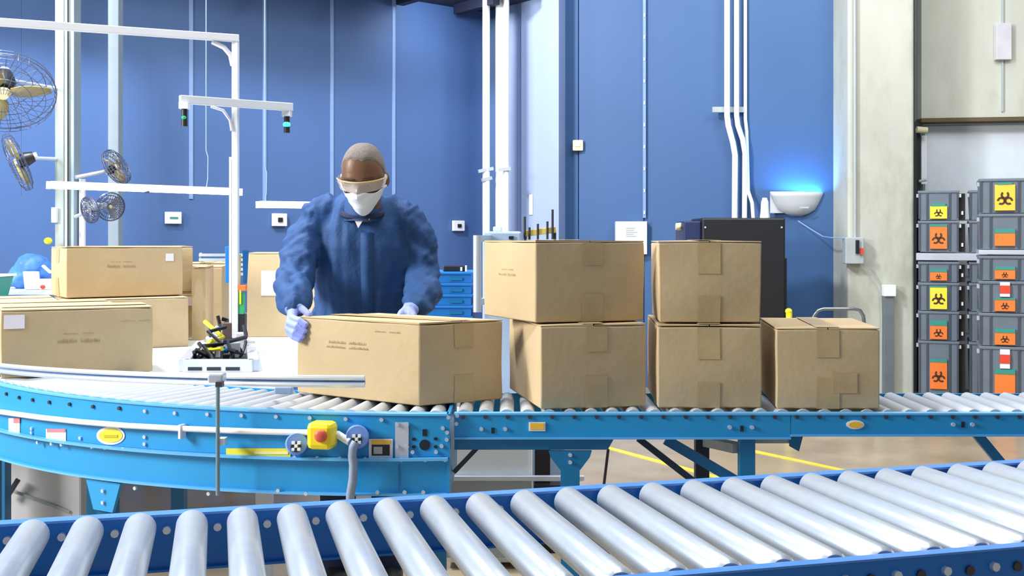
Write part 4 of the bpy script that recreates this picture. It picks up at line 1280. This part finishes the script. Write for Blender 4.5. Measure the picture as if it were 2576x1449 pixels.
# ================================================================== straight conveyor
cv = thing('straight_conveyor', 'straight bright blue roller conveyor carrying the stacked cartons', 'conveyor', (1, 3.7, 0))
XA, XB, YF_, YR_ = -.182, 2.9, 3.5, 3.95
XJ = Xp(1989, 3.5)
MB().box(XA, XJ - .001, YF_, YF_ + .012, .775, .845).build('front_rail', M_CYAN, cv)
MB().box(XJ + .001, XB, YF_, YF_ + .012, .784, .845).build('front_rail', M_CYAN, cv)
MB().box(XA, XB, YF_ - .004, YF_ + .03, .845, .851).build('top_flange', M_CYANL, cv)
MB().box(XA, XJ, YF_ - .006, YF_ + .04, .769, .775).build('bottom_flange', M_CYANL, cv)
MB().box(XJ, XB, YF_ - .006, YF_ + .04, .778, .784).build('bottom_flange', M_CYANL, cv)
MB().box(XA, XB, YR_ - .012, YR_, .77, .851).build('rear_rail', M_CYAN, cv)
x = Xp(1545, 3.52)
MB().slab([(XA, .768), (x, .768), (x - .02, .732), (XA, .732)], YF_ + .02, YF_ + .06).build('drive_guard', M_TEAL, cv)
rs = MB().tube([(0, -.195, 0), (0, .195, 0)], .024, 14).mesh('straight_roller', smooth=True)
rs.materials.append(M_ROLL2)
x = XA + .03
i = 0
while x < XB:
    inst('roller', rs, cv, (x, 3.73, .834))
    x += .0675
for px, py in ((1150, 1046), (1148, 1066), (1211, 1079), (1271, 1079), (1836, 1075), (1892, 1075), (2398, 1068), (2446, 1068)):
    inst('bolt', BOLT, cv, P(px, py, YF_ - .003))
for px in range(1165, 2600, 56):
    inst('axle_end', BOLTD, cv, P(px, 1049, YF_ - .001))
for px, py in ((1240, 1083), (1866, 1078), (2422, 1068)):
    MB().box(Xp(px - 4, 3.5), Xp(px + 4, 3.5), 3.497, 3.5, Zp(py + 7, 3.5), Zp(py - 7, 3.5)).build('slot_hole', M_HOLE, cv)
st_ = MB().box(Xp(1330, 3.5), Xp(1372, 3.5), 3.496, 3.5, Zp(1084, 3.5), Zp(1062, 3.5)).build('sticker', M_PAPER, cv)
MB().box(Xp(1334, 3.49), Xp(1368, 3.49), 3.494, 3.496, Zp(1081, 3.49), Zp(1065, 3.49)).build('amber_face', M_AMBER, st_)
ov = MB().slab([(Xp(2151, 3.5) + .028 * math.cos(2 * PI * k / 20), Zp(1068, 3.5) + .014 * math.sin(2 * PI * k / 20)) for k in range(20)], 3.496, 3.5).build('oval_badge', M_PAPER, cv)
MB().slab([(Xp(2151, 3.5) + .022 * math.cos(2 * PI * k / 20), Zp(1068, 3.5) + .0095 * math.sin(2 * PI * k / 20)) for k in range(20)], 3.4945, 3.496).build('yellow_face', M_AMBER, ov)
# supports
xl = Xp(1434, 3.52)
zt_ = Zp(1133, 3.52)
MB().slab([(xl - .068, zt_), (xl + .068, zt_), (xl + .062, zt_ - .02), (xl + .03, zt_ - .062), (xl + .028, 0), (xl - .028, 0), (xl - .03, zt_ - .062), (xl - .062, zt_ - .02)], 3.51, 3.525).build('leg', M_TEAL, cv)
for dz in (.012, .035):
    inst('bolt', BOLT, cv, (xl, 3.508, zt_ - dz))
xr = Xp(1876, 3.56)
MB().box(xr - .024, xr + .024, 3.53, 3.57, 0, .77).build('leg', M_TEAL, cv)
MB().box(Xp(1748, 3.93), Xp(1782, 3.93), 3.91, 3.95, 0, .77).build('leg', M_BRACE, cv)
MB().bar(P(1785, 1112, 3.9), P(1862, 1128, 3.58), .05, .03).build('cross_brace', M_GREY, cv)
MB().bar(P(1606, 1103, 3.56), P(1760, 1222, 3.56), .014, .02).build('diagonal_brace', M_BRACE, cv)
MB().bar(P(1675, 1106, 3.6), P(1880, 1226, 3.6), .018, .032).build('diagonal_brace', M_TEAL, cv)
MB().bar(P(1142, 1188, 3.62), P(1222, 1104, 3.62), .01, .014).build('diagonal_brace', M_BOLTD, cv)
MB().bar(P(2452, 1086, 3.58), P(2560, 1215, 3.58), .02, .03).build('diagonal_brace', M_TEAL, cv)
MB().bar(P(1530, 1130, 3.6), P(1518, 1230, 3.6), .008, .012).build('hanger_rod', M_BOLTD, cv)
MB().bar(P(1895, 1107, 3.62), P(1995, 1107, 3.62), .03, .016).build('cross_tube', M_GREY, cv)
MB().hexa([P(1985, 1122, 3.6), P(2010, 1136, 3.6), P(2010, 1136, 3.66), P(1985, 1122, 3.66), P(1985, 1098, 3.6), P(2020, 1098, 3.6), P(2020, 1098, 3.66), P(1985, 1098, 3.66)]).build('tube_bracket', M_TEAL, cv)
xf = Xp(2660, 3.55)
MB().box(xf - .024, xf + .024, 3.53, 3.57, 0, .77).build('leg', M_TEAL, cv)

# ---- things under and behind the conveyors
b = thing('white_bin', 'big white bin with a grey band under the straight conveyor', 'bin', (-.05, 4.95, 0))
MB().box(Xp(1120, 4.7), Xp(1340, 4.7), 4.72, 5.18, .02, .62).build('body', M_WHITE, b, bevel=.02)
MB().box(Xp(1118, 4.68), Xp(1470, 4.68), 4.69, 4.72, Zp(1209, 4.7), Zp(1198, 4.7)).build('rail', M_ALU, b)
MB().box(Xp(1122, 4.7), Xp(1338, 4.7), 4.705, 4.72, .05, Zp(1212, 4.7)).build('band', M_GREY, b)
yv = 5.0
tag(MB().box(Xp(1346, yv), Xp(1384, yv), yv, yv + .08, 0, .52).box(Xp(1344, yv), Xp(1412, yv), yv - .05, yv + .12, 0, Zp(1215, yv)).build('dark_column', M_CAB),
    'short dark column on a foot beside the white bin', 'column')
yv = 4.75
b = thing('white_cabinet', 'off-white cabinet with sloping dark line under the bend conveyor', 'cabinet', (Xp(110, yv), yv, 0))
MB().box(Xp(16, yv), Xp(205, yv), yv, yv + .4, 0, .78).build('body', mat('offwhite', (212, 212, 214), 0.5), b, bevel=.01)
MB().bar(P(20, 1230, yv - .006), P(175, 1288, yv - .006), .004, .012).build('seam_line', M_GREY, b)
MB().bar(P(18, 1250, yv - .03), P(46, 1206, yv - .03), .01, .02).build('latch', M_BOLTD, b)
tag(MB().box(Xp(-30, 4.6), Xp(12, 4.6), 4.6, 4.66, 0, .8).build('navy_post', M_TEAL), 'dark blue post at the left edge beside the off-white cabinet', 'post')

# ================================================================== front roller conveyor
fc = thing('front_conveyor', 'blue framed conveyor of broad steel rollers across the front', 'conveyor', (.5, 2.4, 0))
td = Vector((.9666, .2562, 0))
nd = Vector((.2562, -.9666, 0))
O = Vector((-.1318, 2.494, 0))
ZR = .83
th = math.atan2(td.y, td.x)
WID = .645
def FC(s, n, z):
    p = O + td * s + nd * n
    p.z = z
    return p
def fbox(s0, s1, n0, n1, z0, z1):
    return MB().hexa([FC(s0, n1, z0), FC(s1, n1, z0), FC(s1, n0, z0), FC(s0, n0, z0), FC(s0, n1, z1), FC(s1, n1, z1), FC(s1, n0, z1), FC(s0, n0, z1)])
S0, S1 = -1.5, 2.2
fbox(S0, S1, -.03, -.018, .70, .816).build('far_rail', M_BLUE, fc)
fbox(S0, S1, -.045, -.008, .814, .819).build('far_flange', M_BLUE_LIT, fc)
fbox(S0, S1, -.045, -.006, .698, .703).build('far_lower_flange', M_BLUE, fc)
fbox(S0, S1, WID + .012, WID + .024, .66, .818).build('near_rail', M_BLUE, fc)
fbox(S0, S1, WID + .0, WID + .026, .818, .822).build('near_flange', M_BLUE_LIT, fc)
RD = .0325
rfm = MB().tube([(0, -(WID - .012) / 2, 0), (0, -(WID - .03) / 2, 0), (0, (WID - .03) / 2, 0), (0, (WID - .012) / 2, 0)], [RD - .006, RD, RD, RD - .006], 28).mesh('front_roller', smooth=True)
rfm.materials.append(M_ROLL)
ax = cyl_mesh('axle', .006, WID + .05, M_BOLT, 8, 'Y')
k = -12
BW = cyl_mesh('axle_bolt', .0085, .012, M_BOLT, 8, 'Y')
BD = cyl_mesh('axle_hole', .0095, .006, M_BOLTD, 8, 'Y')
while True:
    s = -.252 + .1035 * k
    if s > S1 - .05:
        break
    if s > S0:
        inst('roller', rfm, fc, FC(s, WID / 2 - .004, ZR - RD), (0, 0, th))
        inst('axle_bolt', BW, fc, FC(s, WID + .028, .790), (0, 0, th))
        inst('frame_hole', BD, fc, FC(s + .052, WID + .026, .786), (0, 0, th))
        inst('axle_bolt', BW, fc, FC(s + .052, -.012, .785), (0, 0, th))
    k += 1
for s in (-1.2, .35, 1.75):
    for n_ in (-.024, WID + .006):
        p = FC(s, n_, 0)
        MB().rbox((p.x, p.y, .35), .05, .03, .70, th).build('leg', M_BLUE, fc)
MB().bar(FC(-.02, .12, .60), FC(-.02, .40, .60), .03, .03).build('cross_tie', M_CYAN, fc)
for s in (-.9, .7, 1.5):
    MB().bar(FC(s, -.02, .66), FC(s, WID + .01, .66), .03, .03).build('cross_tie', M_BLUE, fc)

# ================================================================== the worker
YB = 4.36
bx = Xp(910, YB)
pr = thing('person', 'worker in a blue snap jacket, white face mask and lilac gloves handling a carton', 'person', (bx, YB + .05, 0))

def remesh_obj(mb, name, m, vox, smooth_iter=3, fold=None, parent=None):
    o = mb.build('tmp_shape', m)
    r = o.modifiers.new('r', 'REMESH'); r.mode = 'VOXEL'; r.voxel_size = vox
    s_ = o.modifiers.new('s', 'SMOOTH'); s_.factor = .5; s_.iterations = smooth_iter
    dg = bpy.context.evaluated_depsgraph_get()
    me = bpy.data.meshes.new_from_object(o.evaluated_get(dg))
    me.name = name
    bpy.data.objects.remove(o)
    if fold:
        nrm = [v.normal.copy() for v in me.vertices]
        for v, n in zip(me.vertices, nrm):
            v.co += n * fold(v.co, n)
    org = ORG[parent.name]
    for v in me.vertices:
        v.co -= org
    me.shade_smooth()
    me.materials.clear()
    me.materials.append(m)
    ob = bpy.data.objects.new(name, me)
    COL.objects.link(ob)
    ob.parent = parent
    ORG[ob.name] = org
    return ob

shL, shR = P(797, 552, YB), P(1024, 552, YB)
elL, elR = P(741, 690, 4.22), P(1062, 694, 4.34)
wrL, wrR = P(745, 752, 3.99), P(1046, 770, 4.12)
hipc = Vector((bx, YB + .06, .93))

# head in its own frame: x right, -y forward, z up
HC = P(915, 447, 4.20)
HM = Matrix.Rotation(math.radians(-4), 3, 'Z') @ Matrix.Rotation(math.radians(20), 3, 'X') @ Matrix.Rotation(math.radians(0), 3, 'Y')
def head_r(az, el):
    """radius of the head towards azimuth az (0 = forward) and elevation el"""
    x, y, z = math.cos(el) * math.sin(az), -math.cos(el) * math.cos(az), math.sin(el)
    a, b, c = .0795, .100, .128
    if z < 0:
        a *= 1 - .22 * min(1, -z / .9)
        b *= 1 - .06 * min(1, -z)
    ex = 2.35 if z > 0 else 2.0
    r = 1 / (abs(x / a) ** ex + abs(y / b) ** ex + abs(z / c) ** ex) ** (1 / ex)
    g = lambda da, de, sa, se: math.exp(-((az - da) / sa) ** 2 - ((el - de) / se) ** 2)
    r += .022 * g(0, -.2, .13, .17)                 # nose
    r += .010 * g(0, -.30, .2, .1)
    r -= .009 * (g(.36, .0, .2, .13) + g(-.36, .0, .2, .13))    # eye sockets
    r += .006 * (g(.34, .2, .3, .1) + g(-.34, .2, .3, .1))      # brow
    r += .006 * (g(.6, -.25, .25, .2) + g(-.6, -.25, .25, .2))  # cheeks
    r += .008 * g(0, -.92, .4, .2)                  # chin
    return r
def HPt(az, el, off=0.0):
    r = head_r(az, el) + off
    return HC + HM @ Vector((r * math.cos(el) * math.sin(az), -r * math.cos(el) * math.cos(az), r * math.sin(el)))

body = MB()
n1, n2 = 48, 30
vs = [HPt(2 * PI * i / n1 - PI, -PI / 2 + PI * (j + 1) / (n2 + 1)) for j in range(n2) for i in range(n1)]
fs = [(j * n1 + i, j * n1 + (i + 1) % n1, (j + 1) * n1 + (i + 1) % n1, (j + 1) * n1 + i) for j in range(n2 - 1) for i in range(n1)]
fs += [tuple(range(n1 - 1, -1, -1)), tuple((n2 - 1) * n1 + i for i in range(n1))]
body.add(vs, fs)
for sx in (-1, 1):                                    # ears
    e = HC + HM @ Vector((sx * .084, .012, -.012))
    body.ball(e, (.011, .02, .031), 12, HM @ Matrix.Rotation(sx * -.35, 3, 'Z'))
nb = Vector((bx + .005, YB - .02, Zp(545, YB)))
body.tube([HC + Vector((0, .05, -.05)), HC + Vector((0, .07, -.12)), nb + Vector((0, .03, .0)), nb + Vector((0, .04, -.08))], [.055, .057, .062, .08], 16)
body.loft([((bx, YB + .08, .88), .14, .10), ((bx, YB + .05, 1.0), .145, .10), ((bx, YB + .02, 1.2), .15, .10), ((bx, YB, 1.38), .165, .10), ((bx, YB + .01, 1.46), .13, .08)], 20)
body.tube([P(802, 556, YB), P(767, 612, 4.33), P(744, 690, 4.24), P(736, 728, 4.12), P(744, 762, 4.0), P(738, 785, 3.95)], [.05, .046, .042, .036, .02, .018], 14)
body.tube([P(1016, 556, YB), P(1050, 612, 4.37), P(1064, 690, 4.35), P(1066, 738, 4.25), P(1048, 772, 4.12), P(1030, 786, 4.05)], [.05, .046, .042, .036, .02, .018], 14)
for sx in (-1, 1):
    body.tube([(bx + sx * .085, YB + .07, .92), (bx + sx * .1, YB + .05, .5), (bx + sx * .105, YB + .07, .10)], [.08, .056, .042], 14)
    body.tube([(bx + sx * .105, YB + .09, .05), (bx + sx * .115, YB - .09, .035)], [.04, .03], 12)
remesh_obj(body, 'body', M_SKIN, .008, 2, parent=pr)

# jacket
jk = MB()
secs = []
for py, rx, ry, dy in ((955, .205, .130, .07), (900, .205, .130, .06), (800, .202, .132, .045), (700, .184, .134, .02), (620, .185, .13, .0), (575, .180, .118, .0), (545, .158, .108, .005), (520, .125, .098, .0), (500, .094, .088, .0), (488, .08, .075, .01)):
    secs.append(((bx + .003, YB + dy, Zp(py, YB)), rx, ry))
jk.loft(secs, 28)
def limb(pts, rad):
    jk.tube(pts, rad, 16)
    for p, r in zip(pts, rad):
        jk.ball(p, r if not isinstance(r, tuple) else max(r), 14)
limb([P(800, 556, YB), P(765, 610, 4.33), P(744, 690, 4.24), P(736, 728, 4.12), P(742, 756, 4.02), P(744, 768, 3.985)], [.074, .072, .070, .066, .056, .046])
limb([P(1018, 556, YB), P(1052, 612, 4.37), P(1064, 690, 4.35), P(1066, 738, 4.25), P(1054, 766, 4.15), P(1046, 778, 4.105)], [.074, .070, .068, .066, .054, .045])
jk.tube([P(850, 512, YB + .01), P(790, 552, YB)], [.06, .075], 14)
jk.tube([P(970, 512, YB + .01), P(1024, 552, YB)], [.06, .075], 14)
def fold(co, n):
    p = co
    arm = abs(p.x - bx) > .185
    f = noise.noise(Vector((p.x * 19, p.y * 10, p.z * 3.0))) * .016
    f += noise.noise(Vector((p.x * 40 + 5, p.y * 22, p.z * 9))) * .006
    if arm:
        f += noise.noise(Vector((p.x * 9 + 3, p.y * 9, p.z * 24 + p.x * 16))) * .016 + noise.noise(Vector((p.x * 20, p.y * 14, p.z * 44 - p.x * 30))) * .006
    if p.z < 1.2:
        f += noise.noise(Vector((p.x * 24 + 9, 1, p.z * 2.2))) * .006
    return f
jo = remesh_obj(jk, 'jacket', M_JKT, .0085, 4, fold, pr)
# front placket with snaps, chest pocket seam, cuffs, collar
def on_front(x, z):
    ok, loc, nrm_, idx = jo.ray_cast(Vector((x, 3.0, z)) - ORG[pr.name], Vector((0, 1, 0)))
    if ok:
        return loc + ORG[pr.name]
    return Vector((x, YB - .13, z))
def ribbon(pts, w, m_, name, th_=.004):
    vs = []
    for (x, z) in pts:
        for s_ in (-1, 1):
            q = on_front(x + s_ * w / 2, z)
            vs.append(q + Vector((0, -.003, 0)))
    o = MB().add(vs, [(2 * i, 2 * i + 1, 2 * i + 3, 2 * i + 2) for i in range(len(pts) - 1)]).build(name, m_, jo, smooth=True)
    sd = o.modifiers.new('solid', 'SOLIDIFY'); sd.thickness = th_; sd.offset = 0
    return o
zs = [Zp(y_, YB - .12) for y_ in range(585, 800, 12)]
ribbon([(Xp(922, YB - .12), z) for z in zs], .045, M_JKT, 'placket', .002)
for (xa, ya, xb, yb_) in ((975, 618, 1008, 628), (1008, 628, 1010, 690), (965, 690, 1010, 690)):
    pass
# collar and undershirt
cr = MB()
c0_ = Vector((Xp(913, YB - .075), YB - .075, Zp(556, YB - .07)))
cr.tube([c0_, c0_ + Vector((0, .0, .03)), c0_ + Vector((0, .02, .075)), c0_ + Vector((0, .04, .11))], [(.088, .072), (.085, .072), (.080, .072), (.074, .066)], 20)
cr.build('collar', M_JKT, jo, smooth=True)
nbd = MB()
nbd.tube([c0_ + Vector((.076 * math.sin(t_), -.0745 * math.cos(t_), .012 + .02 * (1 - math.cos(t_)))) for t_ in [math.radians(-95 + 190 * k / 16) for k in range(17)]], .013, 8)
nbd.build('neckband', M_COLLAR, jo, smooth=True)
q = on_front(Xp(905, YB - .1), Zp(566, YB - .1))
yq_ = min(q.y, YB - .146) - .006
MB().add([P(889, 547, yq_), P(932, 547, yq_), P(928, 555, yq_), P(912, 556, yq_ - .004), P(901, 574, yq_ - .006)], [(0, 1, 2, 3, 4)]).build('undershirt', M_PAPER, jo)
# trousers, shoes
tr = MB()
tr.loft([((bx, YB + .07, .99), .165, .115), ((bx, YB + .07, .86), .175, .12)], 20)
for sx in (-1, 1):
    tr.tube([(bx + sx * .085, YB + .07, .90), (bx + sx * .1, YB + .05, .5), (bx + sx * .105, YB + .07, .09)], [.095, .075, .065], 16)
remesh_obj(tr, 'trousers', M_TROU, .012, 3, parent=pr)
for sx in (-1, 1):
    MB().tube([(bx + sx * .105, YB + .13, .05), (bx + sx * .107, YB + .05, .062), (bx + sx * .112, YB - .06, .05), (bx + sx * .118, YB - .14, .034)], [(.045, .05), (.05, .06), (.05, .048), (.035, .03)], 14).build('shoe', M_SHOE, pr, smooth=True)

# hair: close-cropped cap
def patch(azs, els, off, name, m_, parent, thick=.0, smooth=True):
    na, ne = len(azs), len(els)
    vs = [HPt(a, e, off(a, e) if callable(off) else off) for e in els for a in azs]
    fs = [(j * na + i, j * na + i + 1, (j + 1) * na + i + 1, (j + 1) * na + i) for j in range(ne - 1) for i in range(na - 1)]
    o = MB().add(vs, fs).build(name, m_, parent, smooth=smooth)
    if thick:
        sd = o.modifiers.new('solid', 'SOLIDIFY'); sd.thickness = thick; sd.offset = 0
    return o
lins = lambda a, b, n: [a + (b - a) * i / (n - 1) for i in range(n)]
mh = MB()
na = 49
azs = lins(-PI, PI, na)
vs = []
for j in range(14):
    for a in azs:
        front = max(0, math.cos(a)) ** .45
        back = max(0, -math.cos(a)) ** .6
        lo = .12 + front * .78 - back * .5 - .05 * math.cos(a * 4) + noise.noise(Vector((a * 7, 2.5, 1))) * .07
        e = lo + (PI / 2 - .001 - lo) * j / 13
        vs.append(HPt(a, e, .0035 if j else .0))
fs = [(j * na + i, j * na + i + 1, (j + 1) * na + i + 1, (j + 1) * na + i) for j in range(13) for i in range(na - 1)]
mh.add(vs, fs).build('hair', M_HAIR, pr, smooth=True)
# mask
def mask_off(a, e):
    f = (e + 1.1) / .85
    return .010 + .010 * math.exp(-(a / .5) ** 2) * (1 if e < -.25 else .5) + (.0022 if int(f * 9) % 3 == 0 else 0) * (1 if abs(a) < .7 else 0)
mvs, mfs = [], []
mas = lins(-1.2, 1.2, 29)
for j_ in range(22):
    for a in mas:
        e_t = -.34 + .17 * math.exp(-(a / .42) ** 2)
        e_b = -1.22 + .32 * (a / 1.2) ** 2
        e = e_b + (e_t - e_b) * j_ / 21
        mvs.append(HPt(a, e, mask_off(a, e)))
mfs = [(j_ * 29 + i, j_ * 29 + i + 1, (j_ + 1) * 29 + i + 1, (j_ + 1) * 29 + i) for j_ in range(21) for i in range(28)]
mo = MB().add(mvs, mfs).build('face_mask', M_MASK, pr, smooth=True)
sd = mo.modifiers.new('solid', 'SOLIDIFY'); sd.thickness = .002; sd.offset = 0
for sx in (-1, 1):
    ear = HC + HM @ Vector((sx * .083, .0, .012))
    ear2 = HC + HM @ Vector((sx * .083, .0, -.03))
    MB().tube([HPt(sx * 1.15, -.34, .008), HPt(sx * 1.3, -.12, .008), ear], .005, 6).build('ear_loop', M_PAPER, mo, smooth=True)
    MB().tube([HPt(sx * 1.15, -.85, .008), HPt(sx * 1.3, -.4, .008), ear2], .005, 6).build('ear_loop', M_PAPER, mo, smooth=True)
# eyes and brows, lowered gaze
for sx in (-1, 1):
    MB().ball(HPt(sx * .36, -.01, -.006), .012, 12).build('eye', mat('eye_white', (214, 206, 196), 0.3), pr, smooth=True)
    MB().ball(HPt(sx * .36, -.035, .003), .005, 8).build('pupil', M_BLACK, pr, smooth=True)
    patch(lins(sx * .36 - .24, sx * .36 + .24, 8), lins(.0, .1, 4), .004, 'eyelid', M_SKIN, pr, .002)
    patch(lins(sx * .36 - .25, sx * .36 + .25, 8), lins(.19, .24, 3), .003, 'eyebrow', mat('brow_dark', (60, 48, 42), 0.9), pr, .003)
# clear safety glasses
gl = patch(lins(-1.0, 1.0, 21), lins(-.19, .15, 8), lambda a, e: .018 + .012 * math.exp(-(a / .25) ** 2), 'safety_glasses', M_LENS, pr, .002)
pts = [HPt(a, .15, .019 + .01 * math.exp(-(a / .25) ** 2)) for a in lins(-1.0, 1.0, 21)]
MB().tube(pts, .0028, 6).build('upper_frame', mat('frame_clear_tan', (206, 178, 130), 0.3), gl, smooth=True)
for sx in (-1, 1):
    MB().add([HPt(sx * 1.0, .15, .02), HPt(sx * 1.0, -.2, .02), HPt(sx * 1.5, .02, .012), HPt(sx * 1.5, .14, .012)], [(0, 1, 2, 3)]).build('side_shield', M_PAPER, gl)

# gloved hands
def hand(wr, palm, fingers, thumb, name):
    h = MB()
    h.tube([wr, wr.lerp(palm[0], .5), palm[0]], [(.034, .03), (.036, .028), (.03, .026)], 14)
    for f in fingers:
        h.tube([palm[0], f[0]], [.02, .0125], 10)
        h.tube(f, [.0125, .0112, .0092], 10)
        for p, r in zip(f, (.0125, .0112, .0092)):
            h.ball(p, r, 10)
    h.tube(thumb, [.018, .0135, .0105], 10)
    for p, r in zip(thumb, (.018, .0135, .0105)):
        h.ball(p, r, 10)
    return remesh_obj(h, name, M_GLOVE, .0032, 2, parent=pr)
hand(P(745, 748, 4.02), [P(738, 782, 3.955)],
     [[P(736, 800, 3.925), P(754, 806, 3.892), P(770, 816, 3.884)],
      [P(727, 812, 3.928), P(746, 821, 3.888), P(768, 832, 3.884)],
      [P(724, 826, 3.932), P(740, 837, 3.89), P(762, 846, 3.884)],
      [P(727, 838, 3.936), P(739, 848, 3.90), P(754, 856, 3.888)]],
     [P(748, 772, 3.965), P(764, 780, 3.95), P(778, 791, 3.935)], 'glove')
hand(P(1046, 764, 4.13), [P(1030, 782, 4.05)],
     [[P(1011, 792, 4.035), P(1009, 812, 4.02), P(1010, 832, 4.015)],
      [P(1021, 790, 4.03), P(1021, 812, 4.01), P(1022, 834, 4.005)],
      [P(1031, 791, 4.025), P(1032, 812, 4.005), P(1033, 832, 4.0)],
      [P(1041, 793, 4.02), P(1042, 812, 4.0), P(1043, 828, 3.995)]],
     [P(1020, 782, 4.05), P(1010, 787, 4.03), P(1004, 795, 4.0)], 'glove')
